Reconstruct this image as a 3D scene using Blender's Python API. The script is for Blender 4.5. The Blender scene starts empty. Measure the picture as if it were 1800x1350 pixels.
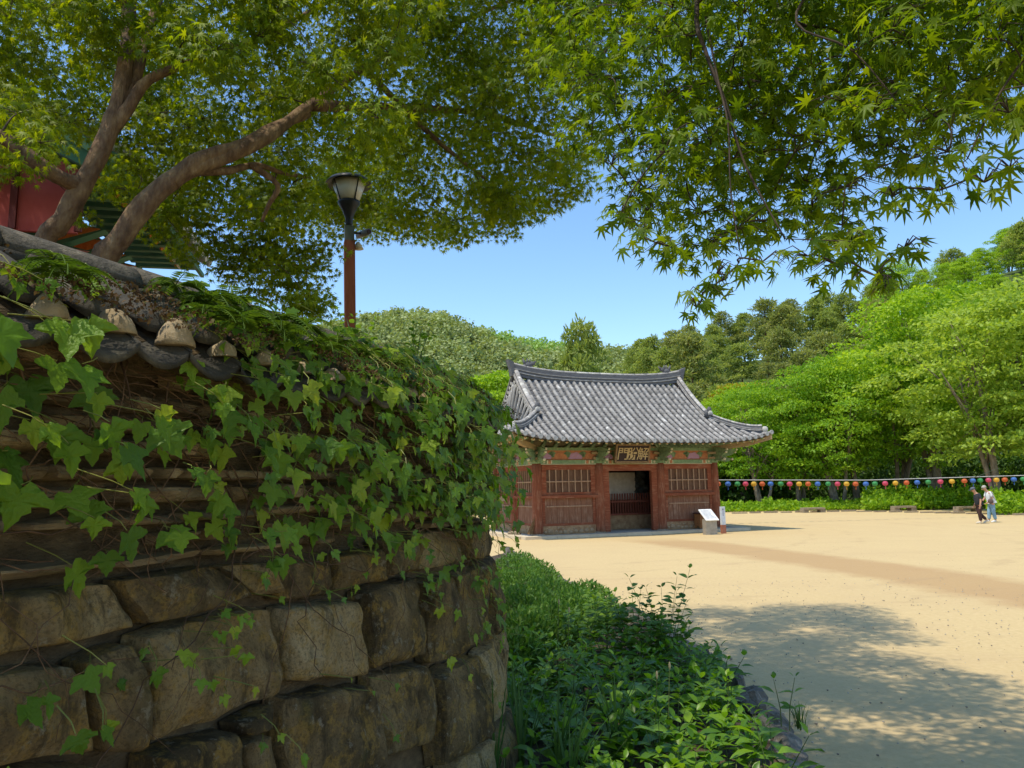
import bpy, math, random
import numpy as np
from mathutils import Vector, Matrix, noise as mnoise
rad = math.radians
sc = bpy.context.scene
col = sc.collection
random.seed(7); rng = np.random.default_rng(7)

# ---------------------------------------------------------------- camera, sky, sun, exposure
CAMZ = 2.05; FPX = 1300.0; PITCH = 7.93; ROLL = -1.0
cam_d = bpy.data.cameras.new('camera'); cam = bpy.data.objects.new('camera', cam_d); col.objects.link(cam)
cam_d.sensor_width = 36; cam_d.lens = 36 * FPX / 1800; cam_d.clip_start = 0.05; cam_d.clip_end = 3000
CROT = Matrix.Rotation(rad(90 + PITCH), 3, 'X') @ Matrix.Rotation(rad(ROLL), 3, 'Z')
cam.matrix_world = Matrix.Translation((0, 0, CAMZ)) @ CROT.to_4x4()
sc.camera = cam
SUN_EL = 68.0; SUN_AZ = (-0.848, -0.53)            # horizontal direction towards the sun
world = bpy.data.worlds.new('World'); sc.world = world; world.use_nodes = True
nt = world.node_tree; bg = nt.nodes['Background']
sky = nt.nodes.new('ShaderNodeTexSky'); sky.sky_type = 'NISHITA'; sky.sun_disc = False
sky.sun_elevation = rad(SUN_EL); sky.sun_rotation = math.atan2(SUN_AZ[0], SUN_AZ[1])
sky.air_density = 1.0; sky.dust_density = 0.4; sky.ozone_density = 1.2; sky.altitude = 100
hs = nt.nodes.new('ShaderNodeHueSaturation'); hs.inputs['Hue'].default_value = 0.497; hs.inputs['Saturation'].default_value = 1.14
nt.links.new(sky.outputs[0], hs.inputs['Color']); nt.links.new(hs.outputs[0], bg.inputs[0]); bg.inputs[1].default_value = 0.15
sun_d = bpy.data.lights.new('sun', 'SUN'); sun = bpy.data.objects.new('sun', sun_d); col.objects.link(sun)
sun_d.energy = 2.7; sun_d.angle = rad(0.53); sun_d.color = (1.0, 0.91, 0.74)
sv = Vector((SUN_AZ[0] * math.cos(rad(SUN_EL)), SUN_AZ[1] * math.cos(rad(SUN_EL)), math.sin(rad(SUN_EL))))
sun.rotation_euler = sv.to_track_quat('Z', 'Y').to_euler(); sun.location = (-20, -12, 60)
sc.view_settings.view_transform = 'Standard'; sc.view_settings.look = 'None'
sc.view_settings.exposure = 0.76; sc.view_settings.gamma = 1.0; sc.view_settings.use_curve_mapping = False
sc.render.engine = 'CYCLES'
try:
    sc.cycles.max_bounces = 8; sc.cycles.diffuse_bounces = 4; sc.cycles.transmission_bounces = 6
    sc.cycles.transparent_max_bounces = 8; sc.cycles.caustics_reflective = False; sc.cycles.caustics_refractive = False
    sc.cycles.use_denoising = True
except Exception: pass

def ray(px, py):
    return CROT @ Vector(((px - 900) / FPX, -(py - 675) / FPX, -1.0))
def at(px, py, Y):
    r = ray(px, py); return Vector((0, 0, CAMZ)) + r * (Y / r.y)
def gnd(px, py, z=0.0):
    r = ray(px, py); return Vector((0, 0, CAMZ)) + r * ((z - CAMZ) / r.z)

# ---------------------------------------------------------------- helpers: objects
def tag(o, label=None, cat=None, group=None, kind=None):
    if label: o['label'] = label
    if cat: o['category'] = cat
    if group: o['group'] = group
    if kind: o['kind'] = kind
    return o
def thing(name, label, cat, loc=(0, 0, 0), rz=0.0, group=None):
    o = bpy.data.objects.new(name, None); col.objects.link(o)
    o.empty_display_size = 0.2
    o.location = loc; o.rotation_euler = (0, 0, rz)
    return tag(o, label, cat, group)
def wmat(o):
    m = o.matrix_basis.copy()
    return (wmat(o.parent) @ o.matrix_parent_inverse @ m) if o.parent else m
def obj(name, me, parent=None, M=None, world=False):
    """world=True: mesh / M given in world space although parented"""
    o = bpy.data.objects.new(name, me); col.objects.link(o)
    if parent is not None:
        o.parent = parent
        if world: o.matrix_parent_inverse = wmat(parent).inverted()
    if M is not None: o.matrix_basis = M
    return o
def copy_tree(o, parent=None):
    c = o.copy(); col.objects.link(c)
    if parent is not None: c.parent = parent
    for ch in list(KIDS.get(o.name, [])):
        copy_tree(ch, c)
    return c
KIDS = {}
def kid(p, o): KIDS.setdefault(p.name, []).append(o); return o

def npmesh(name, V, F, mat=None, smooth=False, tint=None):
    V = np.ascontiguousarray(V, dtype=np.float32); F = np.ascontiguousarray(F, dtype=np.int32)
    me = bpy.data.meshes.new(name); k = F.shape[1]
    me.vertices.add(len(V)); me.vertices.foreach_set('co', V.ravel())
    me.loops.add(F.size); me.loops.foreach_set('vertex_index', F.ravel())
    me.polygons.add(len(F)); me.polygons.foreach_set('loop_start', np.arange(0, F.size, k, dtype=np.int32))
    try: me.polygons.foreach_set('loop_total', np.full(len(F), k, dtype=np.int32))
    except Exception: pass
    if smooth: me.polygons.foreach_set('use_smooth', np.ones(len(F), dtype=bool))
    if tint is not None:
        a = me.attributes.new('tint', 'FLOAT', 'FACE'); a.data.foreach_set('value', np.ascontiguousarray(tint, dtype=np.float32))
    me.update(calc_edges=True)
    if mat: me.materials.append(mat)
    return me

class MB:
    def __init__(s): s.v = []; s.f = []; s.mi = []
    def add(s, V, F, M=None, mi=0):
        b = len(s.v)
        for p in V:
            p = Vector(p); s.v.append((M @ p) if M is not None else p)
        for f in F: s.f.append(tuple(i + b for i in f)); s.mi.append(mi)
        return s
    def box(s, x0, x1, y0, y1, z0, z1, M=None, mi=0):
        V = [(x0,y0,z0),(x1,y0,z0),(x1,y1,z0),(x0,y1,z0),(x0,y0,z1),(x1,y0,z1),(x1,y1,z1),(x0,y1,z1)]
        F = [(3,2,1,0),(4,5,6,7),(0,1,5,4),(1,2,6,5),(2,3,7,6),(3,0,4,7)]
        return s.add(V, F, M, mi)
    def tube(s, pts, rads, n=6, cap=True, mi=0):
        pts = [Vector(p) for p in pts]
        if not hasattr(rads, '__len__'): rads = [rads] * len(pts)
        b = len(s.v); up = None
        for i, p in enumerate(pts):
            t = (pts[min(i+1, len(pts)-1)] - pts[max(i-1, 0)])
            if t.length < 1e-9: t = Vector((0,0,1))
            t.normalize()
            if up is None:
                up = Vector((0,0,1)) if abs(t.z) < .9 else Vector((1,0,0))
            x = t.cross(up)
            if x.length < 1e-6: x = t.orthogonal()
            x.normalize(); y = x.cross(t).normalized(); up = y
            for k in range(n):
                a = 2*math.pi*k/n
                s.v.append(p + (x*math.cos(a) + y*math.sin(a))*rads[i])
        for i in range(len(pts)-1):
            for k in range(n):
                k2 = (k+1) % n
                s.f.append((b+i*n+k, b+(i+1)*n+k, b+(i+1)*n+k2, b+i*n+k2)); s.mi.append(mi)
        if cap:
            s.f.append(tuple(b+k for k in range(n))); s.mi.append(mi)
            e = b+(len(pts)-1)*n
            s.f.append(tuple(e+n-1-k for k in range(n))); s.mi.append(mi)
        return s
    def sweep(s, sect, pts, rights, ups, mi=0, closed=True):
        """closed section [(r,u)] carried along pts with given right / up vectors"""
        b = len(s.v); n = len(sect)
        for p, r, u in zip(pts, rights, ups):
            for (a, c) in sect: s.v.append(Vector(p) + Vector(r)*a + Vector(u)*c)
        m = len(pts)
        for i in range(m-1):
            for k in range(n if closed else n-1):
                k2 = (k+1) % n
                s.f.append((b+i*n+k, b+i*n+k2, b+(i+1)*n+k2, b+(i+1)*n+k)); s.mi.append(mi)
        if closed:
            s.f.append(tuple(b+n-1-k for k in range(n))); s.mi.append(mi)
            s.f.append(tuple(b+(m-1)*n+k for k in range(n))); s.mi.append(mi)
        return s
    def prism(s, poly, d0, d1, M=None, mi=0):
        """poly in local x,z extruded along y from d0 to d1"""
        n = len(poly)
        V = [(x, d0, z) for x, z in poly] + [(x, d1, z) for x, z in poly]
        F = [tuple(range(n)), tuple(range(2*n-1, n-1, -1))] + [(i, i+n, (i+1) % n+n, (i+1) % n) for i in range(n)]
        return s.add(V, F, M, mi)
    def lathe(s, prof, n=16, M=None, mi=0):
        V = []; F = []
        for r, z in prof:
            for k in range(n): V.append((r*math.cos(2*math.pi*k/n), r*math.sin(2*math.pi*k/n), z))
        for i in range(len(prof)-1):
            for k in range(n):
                k2 = (k+1) % n; F.append((i*n+k, i*n+k2, (i+1)*n+k2, (i+1)*n+k))
        F.append(tuple(range(n-1, -1, -1))); F.append(tuple((len(prof)-1)*n+k for k in range(n)))
        return s.add(V, F, M, mi)
    def blob(s, c, r, seg=8, rings=6, amp=0.0, M=None, mi=0, freq=3.0, seed=0):
        V = []; F = []
        for i in range(rings+1):
            th = math.pi*i/rings
            for k in range(seg):
                ph = 2*math.pi*k/seg
                d = Vector((math.sin(th)*math.cos(ph), math.sin(th)*math.sin(ph), math.cos(th)))
                q = 1 + amp*mnoise.noise(d*freq + Vector((seed*7.3, seed, 0)))
                V.append((c[0]+d.x*r[0]*q, c[1]+d.y*r[1]*q, c[2]+d.z*r[2]*q))
        for i in range(rings):
            for k in range(seg):
                k2 = (k+1) % seg
                F.append((i*seg+k, (i+1)*seg+k, (i+1)*seg+k2, i*seg+k2))
        return s.add(V, F, M, mi)
    def mesh(s, name, mats, smooth=False):
        me = bpy.data.meshes.new(name)
        me.from_pydata([tuple(p) for p in s.v], [], s.f)
        if not isinstance(mats, (list, tuple)): mats = [mats]
        for m in mats: me.materials.append(m)
        if len(mats) > 1: me.polygons.foreach_set('material_index', s.mi)
        if smooth: me.polygons.foreach_set('use_smooth', [True]*len(me.polygons))
        me.update(); return me
    def build(s, name, mats, parent=None, smooth=False, world=False, M=None):
        return obj(name, s.mesh(name, mats, smooth), parent, M, world)

def frames(dirs, norms):
    """rotation matrices with columns x, y=dir, z~norm  (N,3,3)"""
    y = dirs/np.linalg.norm(dirs, axis=1, keepdims=True)
    x = np.cross(y, norms); x /= (np.linalg.norm(x, axis=1, keepdims=True)+1e-9)
    z = np.cross(x, y)
    return np.stack([x, y, z], axis=2)
def inst(V, F, R, T, S):
    V = np.asarray(V, dtype=np.float64); F = np.asarray(F, dtype=np.int64); N = len(T); k = len(V)
    P = np.einsum('nij,kj->nki', R, V)*S[:, None, None] + T[:, None, :]
    FF = (F[None] + (np.arange(N)*k)[:, None, None]).reshape(-1, F.shape[1])
    return P.reshape(-1, 3), FF

# ---------------------------------------------------------------- helpers: materials
MATS = {}
def nodes(name):
    m = bpy.data.materials.new(name); m.use_nodes = True; MATS[name] = m
    t = m.node_tree; return m, t, t.nodes['Principled BSDF'], t.nodes['Material Output']
def N(t, typ, **kw):
    n = t.nodes.new(typ)
    for k, v in kw.items():
        if k.startswith('i_'):
            key = k[2:]; key = int(key) if key.isdigit() else key
            n.inputs[key].default_value = v
        else: setattr(n, k, v)
    return n
def ramp(t, fac, stops):
    r = t.nodes.new('ShaderNodeValToRGB'); e = r.color_ramp.elements
    while len(e) < len(stops): e.new(0.5)
    for el, (p, c) in zip(e, stops): el.position = p; el.color = (*c[:3], 1)
    t.links.new(fac, r.inputs[0]); return r.outputs[0]
def math_(t, op, a, b=None, clamp=False):
    n = t.nodes.new('ShaderNodeMath'); n.operation = op; n.use_clamp = clamp
    for i, q in enumerate((a, b)):
        if q is None: continue
        if isinstance(q, (int, float)): n.inputs[i].default_value = q
        else: t.links.new(q, n.inputs[i])
    return n.outputs[0]
def mix(t, fac, a, b, mode='MIX'):
    n = t.nodes.new('ShaderNodeMix'); n.data_type = 'RGBA'; n.blend_type = mode
    for i, q in ((0, fac), (6, a), (7, b)):
        if isinstance(q, (int, float)): n.inputs[i].default_value = q
        elif isinstance(q, tuple): n.inputs[i].default_value = (*q[:3], 1)
        else: t.links.new(q, n.inputs[i])
    return n.outputs[2]
def coords(t, scale=(1, 1, 1), shift=False):
    tc = t.nodes.new('ShaderNodeTexCoord'); mp = t.nodes.new('ShaderNodeMapping')
    mp.inputs['Scale'].default_value = scale
    t.links.new(tc.outputs['Object'], mp.inputs[0])
    if shift:
        oi = t.nodes.new('ShaderNodeObjectInfo'); mu = t.nodes.new('ShaderNodeMath'); mu.operation = 'MULTIPLY'; mu.inputs[1].default_value = 37.0
        t.links.new(oi.outputs['Random'], mu.inputs[0]); t.links.new(mu.outputs[0], mp.inputs['Location'])
    return mp.outputs[0]
def noise(t, vec, scale, detail=6, rough=0.55, out=0):
    n = N(t, 'ShaderNodeTexNoise'); n.inputs['Scale'].default_value = scale; n.inputs['Detail'].default_value = detail
    n.inputs['Roughness'].default_value = rough; t.links.new(vec, n.inputs['Vector']); return n.outputs[out]
def rnd(t):
    g = t.nodes.new('ShaderNodeNewGeometry'); o = t.nodes.new('ShaderNodeObjectInfo')
    return math_(t, 'FRACT', math_(t, 'ADD', g.outputs['Random Per Island'], o.outputs['Random']))
def bumpy(t, bs, h, strength, dist=0.02):
    b = N(t, 'ShaderNodeBump'); b.inputs['Strength'].default_value = strength; b.inputs['Distance'].default_value = dist
    t.links.new(h, b.inputs['Height']); t.links.new(b.outputs[0], bs.inputs['Normal'])
def surf(name, stops, scale=4, rough=0.85, bump=0.4, bscale=30, bdist=0.01, stretch=(1, 1, 1), var=0.0, spec=0.3, detail=8, metal=0.0):
    m, t, bs, out = nodes(name)
    v = coords(t, stretch, True)
    f = noise(t, v, scale, detail, 0.62)
    if var: 
        f = math_(t, 'ADD', f, math_(t, 'MULTIPLY', math_(t, 'SUBTRACT', rnd(t), 0.5), var))
    c = ramp(t, f, stops)
    t.links.new(c, bs.inputs['Base Color'])
    bs.inputs['Roughness'].default_value = rough; bs.inputs['Specular IOR Level'].default_value = spec; bs.inputs['Metallic'].default_value = metal
    if bump: bumpy(t, bs, noise(t, v, bscale, 6, 0.6), bump, bdist)
    return m
def flat(name, c, rough=0.7, metal=0.0, spec=0.3): 
    d = tuple(x*0.8 for x in c); e = tuple(min(1, x*1.15) for x in c)
    m = surf(name, [(0.3, d), (0.7, e)], 6, rough, 0.12, 40, 0.004, spec=spec, metal=metal); return m
def leafmat(name, stops, trans=0.45, tcol=(1.15, 1.1, 0.5), rough=0.5, spec=0.3, vein=False, vary=0.75):
    m, t, bs, out = nodes(name)
    at_ = N(t, 'ShaderNodeAttribute'); at_.attribute_name = 'tint'
    f = math_(t, 'ADD', math_(t, 'MULTIPLY', rnd(t), vary), at_.outputs['Fac'], True)
    c = ramp(t, f, stops)
    if vein:
        v = coords(t, (1, 1, 1), True)
        c = mix(t, math_(t, 'MULTIPLY', noise(t, v, 4, 5), 0.5), c, (0.14, 0.24, 0.03))
        bumpy(t, bs, noise(t, v, 9, 4), 0.35, 0.05)
    t.links.new(c, bs.inputs['Base Color']); bs.inputs['Roughness'].default_value = rough; bs.inputs['Specular IOR Level'].default_value = spec
    tr = N(t, 'ShaderNodeBsdfTranslucent'); t.links.new(mix(t, 1.0, c, tcol, 'MULTIPLY'), tr.inputs[0])
    ms = N(t, 'ShaderNodeMixShader'); ms.inputs[0].default_value = trans
    t.links.new(bs.outputs[0], ms.inputs[1]); t.links.new(tr.outputs[0], ms.inputs[2]); t.links.new(ms.outputs[0], out.inputs[0])
    return m
# ================================================================= the setting
def m_sand():
    m, t, bs, out = nodes('sand')
    v = coords(t)
    big = noise(t, v, 0.35, 5, 0.6); fine = noise(t, v, 14, 8, 0.7); grit = noise(t, v, 90, 4, 0.7)
    c = ramp(t, fine, [(0.3, (0.50, 0.375, 0.185)), (0.7, (0.59, 0.455, 0.245))])
    c = mix(t, math_(t, 'MULTIPLY', ramp(t, big, [(0.42, (0, 0, 0)), (0.62, (1, 1, 1))]), 0.22), c, (0.47, 0.335, 0.185))
    vs = coords(t, (0.12, 1.0, 1.0)); streak = noise(t, vs, 1.3, 6, 0.6)
    c = mix(t, math_(t, 'MULTIPLY', ramp(t, streak, [(0.55, (0, 0, 0)), (0.72, (1, 1, 1))]), 0.25), c, (0.41, 0.29, 0.165))
    # the raked brown strip that crosses the court: distance from a curve x = f(y)
    sx = N(t, 'ShaderNodeSeparateXYZ'); t.links.new(v, sx.inputs[0])
    X, Y = sx.outputs[0], sx.outputs[1]
    wob = math_(t, 'MULTIPLY', math_(t, 'SUBTRACT', noise(t, v, 0.9, 6, 0.65), 0.5), 1.3)
    yy = math_(t, 'SUBTRACT', Y, 13.4)
    cx = math_(t, 'SUBTRACT', math_(t, 'SUBTRACT', 9.15, math_(t, 'MULTIPLY', yy, 0.125)), math_(t, 'MULTIPLY', math_(t, 'MULTIPLY', yy, yy), 0.0095))
    d = math_(t, 'ABSOLUTE', math_(t, 'ADD', math_(t, 'SUBTRACT', X, cx), wob))
    band = ramp(t, math_(t, 'SUBTRACT', 1.55, d), [(0.0, (0, 0, 0)), (0.7, (1, 1, 1))])
    near = ramp(t, math_(t, 'MULTIPLY', math_(t, 'SUBTRACT', 29.5, Y), 0.4), [(0.0, (0, 0, 0)), (1.0, (1, 1, 1))])
    c = mix(t, math_(t, 'MULTIPLY', math_(t, 'MULTIPLY', band, near), 0.62), c, (0.37, 0.225, 0.105))
    peb = ramp(t, noise(t, v, 38, 2, 0.5), [(0.70, (0, 0, 0)), (0.76, (1, 1, 1))])
    c = mix(t, math_(t, 'MULTIPLY', peb, 0.45), c, (0.22, 0.16, 0.10))
    peb2 = ramp(t, noise(t, v, 55, 2, 0.5), [(0.70, (0, 0, 0)), (0.75, (1, 1, 1))])
    c = mix(t, math_(t, 'MULTIPLY', peb2, 0.4), c, (0.70, 0.60, 0.44))
    # faint wheel tracks and scuffed patches
    rr_ = N(t, 'ShaderNodeVectorMath'); rr_.operation = 'DISTANCE'; t.links.new(v, rr_.inputs[0]); rr_.inputs[1].default_value = (-3.0, 34.0, 0)
    dd_ = math_(t, 'ADD', rr_.outputs['Value'], math_(t, 'MULTIPLY', wob, 1.2))
    tr_ = None
    for rad_ in (15.2, 16.9, 21.5, 23.1):
        k_ = ramp(t, math_(t, 'ABSOLUTE', math_(t, 'SUBTRACT', dd_, rad_)), [(0.08, (1, 1, 1)), (0.24, (0, 0, 0))]); tr_ = k_ if tr_ is None else math_(t, 'MAXIMUM', tr_, k_)
    brk = ramp(t, noise(t, v, 0.8, 4, 0.6), [(0.45, (0, 0, 0)), (0.62, (1, 1, 1))])
    c = mix(t, math_(t, 'MULTIPLY', math_(t, 'MULTIPLY', tr_, brk), .30), c, (0.36, 0.25, 0.14))
    sc2 = ramp(t, noise(t, v, 2.4, 8, 0.7), [(0.56, (0, 0, 0)), (0.72, (1, 1, 1))])
    c = mix(t, math_(t, 'MULTIPLY', sc2, .30), c, (0.40, 0.29, 0.17))
    t.links.new(c, bs.inputs['Base Color']); bs.inputs['Roughness'].default_value = 0.95; bs.inputs['Specular IOR Level'].default_value = 0.1
    h = math_(t, 'ADD', math_(t, 'ADD', fine, math_(t, 'MULTIPLY', grit, 0.4)), math_(t, 'MULTIPLY', streak, 1.2))
    bumpy(t, bs, h, 0.55, 0.02)
    return m
M_sand = m_sand()
M_soil = surf('soil', [(0.3, (0.035, 0.025, 0.016)), (0.7, (0.10, 0.075, 0.045))], 8, 0.95, 0.8, 40, 0.02)
M_forest_floor = surf('forest_floor', [(0.3, (0.03, 0.05, 0.012)), (0.7, (0.08, 0.12, 0.03))], 0.6, 0.95, 0.5, 4, 0.1)

# ground: one sheet to the horizon with gentle unevenness close by
def ground():
    xs = np.concatenate([[-2500, -800, -200, -60], np.arange(-30, 60, 0.75), [70, 120, 250, 800, 2500]])
    ys = np.concatenate([[-2500, -500, -60, -15], np.arange(-8, 66, 0.75), [75, 120, 300, 900, 2600]])
    X, Y = np.meshgrid(xs, ys); Z = np.zeros_like(X)
    for i in range(X.shape[0]):
        for j in range(X.shape[1]):
            if -30 <= X[i, j] < 60 and -8 <= Y[i, j] < 66: Z[i, j] = 0.018*mnoise.noise(Vector((X[i, j]*.45, Y[i, j]*.45, 0)))
    V = np.stack([X.ravel(), Y.ravel(), Z.ravel()], 1); nx = len(xs); ny = len(ys)
    I = (np.arange(ny-1)[:, None]*nx + np.arange(nx-1)[None]).ravel()
    return npmesh('ground', V, np.stack([I, I+1, I+nx+1, I+nx], 1), M_sand, True)
tag(obj('ground', ground()), kind='structure')

# hills behind the court
K1 = np.array([-1.0, 0.02, 0.077, 0.12, 0.177, 0.308, 0.423, 0.492, 0.60, 0.69, 0.9, 1.4])
R1 = np.array([0.0, 0.0, 2.0, 10.0, 20.0, 26.0, 28.0, 32.0, 38.0, 44.0, 48.0, 50.0])
K2 = np.array([-1.4, -0.7, -0.4, -0.23, -0.16, -0.10, -0.04, 0.0, 0.077, 0.16, 0.3, 1.4])
R2 = np.array([30.0, 40.0, 72.0, 94.0, 99.0, 97.0, 86.0, 81.0, 76.0, 73.0, 70.0, 60.0])
def sstep(x): x = np.clip(x, 0, 1); return x*x*(3-2*x)
def hill(x, y):
    x = np.asarray(x, float); y = np.asarray(y, float); k = x/np.maximum(y, 1)
    a = np.interp(k, K1, R1)*sstep((y-61)/92); b = np.interp(k, K2, R2)*sstep((y-190)/260)
    return np.maximum(a, b)
def hills():
    ys = np.concatenate([np.linspace(61, 170, 45), np.linspace(176, 640, 50)]); ks = np.linspace(-1.1, 1.3, 130)
    Kk, Y = np.meshgrid(ks, ys); X = Kk*Y; Z = hill(X, Y)
    for i in range(X.shape[0]):
        for j in range(X.shape[1]): Z[i, j] += (0.4 + 0.012*Y[i, j])*mnoise.noise(Vector((X[i, j]*.03, Y[i, j]*.03, 3))) * min(1, (Y[i, j]-61)/25)
    Z += 0.02
    V = np.stack([X.ravel(), Y.ravel(), Z.ravel()], 1); nx = len(ks); ny = len(ys)
    I = (np.arange(ny-1)[:, None]*nx + np.arange(nx-1)[None]).ravel()
    return npmesh('hills', V, np.stack([I, I+1, I+nx+1, I+nx], 1), M_forest_floor, True)
tag(obj('hills', hills()), kind='structure')
# ================================================================= trees behind the court
M_bark = surf('bark', [(0.3, (0.10, 0.078, 0.055)), (0.7, (0.30, 0.24, 0.18))], 6, 0.9, 0.7, 25, 0.02, (1, 1, 0.35))
M_pinebark = surf('pine_bark', [(0.3, (0.07, 0.035, 0.02)), (0.7, (0.20, 0.10, 0.055))], 6, 0.9, 0.7, 25, 0.02, (1, 1, 0.35))
M_lf_bright = leafmat('leaf_bright', [(0.0, (0.15, 0.29, 0.012)), (0.5, (0.28, 0.46, 0.02)), (1.0, (0.42, 0.58, 0.045))], 0.5, (1.3, 1.2, .5))
M_lf_mid = leafmat('leaf_mid', [(0.0, (0.11, 0.25, 0.016)), (0.5, (0.20, 0.38, 0.022)), (1.0, (0.32, 0.50, 0.035))], 0.5, (1.3, 1.2, .5))
M_lf_soft = leafmat('leaf_soft', [(0.0, (0.18, 0.30, 0.03)), (0.5, (0.30, 0.43, 0.05)), (1.0, (0.42, 0.54, 0.08))], 0.5, (1.25, 1.2, .5))
M_lf_yel = leafmat('leaf_yellow', [(0.0, (0.22, 0.24, 0.012)), (0.5, (0.36, 0.33, 0.015)), (1.0, (0.45, 0.38, 0.03))], 0.4)
M_needle = leafmat('needles', [(0.0, (0.15, 0.22, 0.05)), (0.5, (0.30, 0.38, 0.09)), (1.0, (0.44, 0.50, 0.14))], 0.5)
M_needle2 = leafmat('needles_brown', [(0.0, (0.18, 0.21, 0.05)), (0.5, (0.28, 0.34, 0.10)), (1.0, (0.42, 0.42, 0.15))], 0.5)

LEAFQ = (np.array([(0, 0, 0), (.32, .5, .06), (0, 1, -.08), (-.32, .5, .06)]), np.array([(0, 1, 2), (0, 2, 3)]))
def rand_unit(n):
    d = rng.normal(size=(n, 3)); return d/np.linalg.norm(d, axis=1, keepdims=True)
def clump_leaves(centers, radii, n, size, up=0.5, shell=0.45, tvar=0.42):
    P = []; Nn = []; Dn = []; T = []
    for c, r in zip(centers, radii):
        d = rand_unit(n); d[:, 2] = np.where(rng.random(n) < .75, np.abs(d[:, 2]), d[:, 2])
        q = shell + (1-shell)*rng.random(n)**.6
        P.append(np.asarray(c) + d*q[:, None]*np.asarray(r))
        nn = d*0.8 + np.array([0, 0, up]) + rng.normal(size=(n, 3))*.45
        Nn.append(nn); dd = d + rng.normal(size=(n, 3))*.6; dd[:, 2] -= .35; Dn.append(dd)
        T.append(np.full(n, rng.random()*tvar)+(rng.random(n) < .12)*.25)
    P = np.concatenate(P); Nn = np.concatenate(Nn); Dn = np.concatenate(Dn); T = np.concatenate(T)
    S = size*(.6 + .8*rng.random(len(P)))
    return P, frames(Dn, Nn), S, T
def broadleaf_meshes(seed, h, w, mat, nclump=74, nleaf=230, leaf=0.26, low=0.27, stems=2):
    global rng
    rng = np.random.default_rng(seed); rr = random.Random(seed)
    C = []; R = []
    for i in range(nclump):
        f = (i+.5)/nclump; zz = low + (1-low)*f**.85
        env = w*rr.uniform(.36, .62)*math.sin(math.pi*min(.98, .16+.84*(zz-low)/(1-low)*.93))**.7
        a = i*2.4 + rr.uniform(-.5, .5); rad_ = env*math.sqrt(rr.uniform(.05, 1))
        C.append((rad_*math.cos(a), rad_*math.sin(a), h*zz*rr.uniform(.93, 1.0)-.4))
        s = w*rr.uniform(.09, .17); R.append((s*rr.uniform(.9, 1.3), s*rr.uniform(.9, 1.3), s*rr.uniform(.26, .42)))
    P, Rm, S, T = clump_leaves(C, R, nleaf, leaf)
    V, F = inst(LEAFQ[0], LEAFQ[1], Rm, P, S)
    crown = npmesh('crown', V, F, mat, False, np.repeat(T, 2))
    b = MB()
    for k in range(stems):
        a = rr.uniform(0, 6.28); lean = rr.uniform(.06, .2)*h
        top = Vector((math.cos(a)*lean, math.sin(a)*lean, h*rr.uniform(.6, .75)))
        base = Vector((math.cos(a)*.22*k, math.sin(a)*.22*k, -.1)); r0 = h*rr.uniform(.012, .018)
        pts = [base.lerp(top, q) + Vector((rr.uniform(-.15, .15), rr.uniform(-.15, .15), 0))*(q > 0) for q in (0, .2, .45, .7, 1)]
        b.tube(pts, [r0*1.25, r0, r0*.85, r0*.6, r0*.25], 7)
        for j in range(9):
            q = rr.uniform(.3, .95); i0 = min(3, int(q*4)); p0 = base.lerp(top, q)
            c = Vector(rr.choice(C))
            mid = p0.lerp(c, .5) + Vector((0, 0, .2))
            b.tube([p0, mid, c], [r0*.35, r0*.22, r0*.07], 5)
    return b.mesh('trunk', M_bark, True), crown
def pine_meshes(seed, h, w, mat, npad=34, ntuft=105):
    global rng
    rng = np.random.default_rng(seed); rr = random.Random(seed)
    C = []; R = []
    for i in range(npad):
        zz = .36+.64*(i+.5)/npad; env = w*.5*(1-((zz-.36)/.64)**2.2*.8)
        a = i*2.4+rr.uniform(-.6, .6); q = env*math.sqrt(rr.uniform(.1, 1))
        C.append((q*math.cos(a), q*math.sin(a), h*zz)); s = w*rr.uniform(.10, .18); R.append((s, s, s*.36))
    P, Rm, S, T = clump_leaves(C, R, ntuft, .48, up=.9, shell=.35, tvar=.3)
    TV = np.array([(-.05, 0, 0), (.05, 0, 0), (.15, .8, 0), (0, 1.1, .05), (-.15, .8, 0), (0, 0, -.09), (0, 0, .09), (0, 1.0, .15)])
    TF = np.array([(0, 1, 2), (0, 2, 3), (0, 3, 4), (5, 6, 7)])
    V, F = inst(TV, TF, Rm, P, S)
    crown = npmesh('crown', V, F, mat, False, np.repeat(T, 4))
    b = MB(); lean = Vector((rr.uniform(-.8, .8), rr.uniform(-.8, .8), 0)); r0 = h*.016
    pts = [Vector((0, 0, -.2)) + Vector((0, 0, h*.96+.2))*q + lean*math.sin(q*3) for q in (0, .25, .5, .75, 1)]
    b.tube(pts, [r0, r0*.85, r0*.7, r0*.4, r0*.1], 6)
    for c in C[::2]:
        q = max(.2, c[2]/h-.06); b.tube([Vector((0, 0, h*q)) + lean*math.sin(q*3), Vector(c)], [r0*.3, r0*.08], 4)
    return b.mesh('trunk', M_pinebark, True), crown
def plant_tree(name, meshes, loc, rz, s, label, group=None, lean=0.0):
    t = thing(name, label, 'tree', loc, rz, group); t.scale = (s, s, s*random.uniform(.95, 1.08))
    if lean: t.rotation_euler[1] = lean
    obj('trunk', meshes[0], t); obj('crown', meshes[1], t); return t

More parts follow.
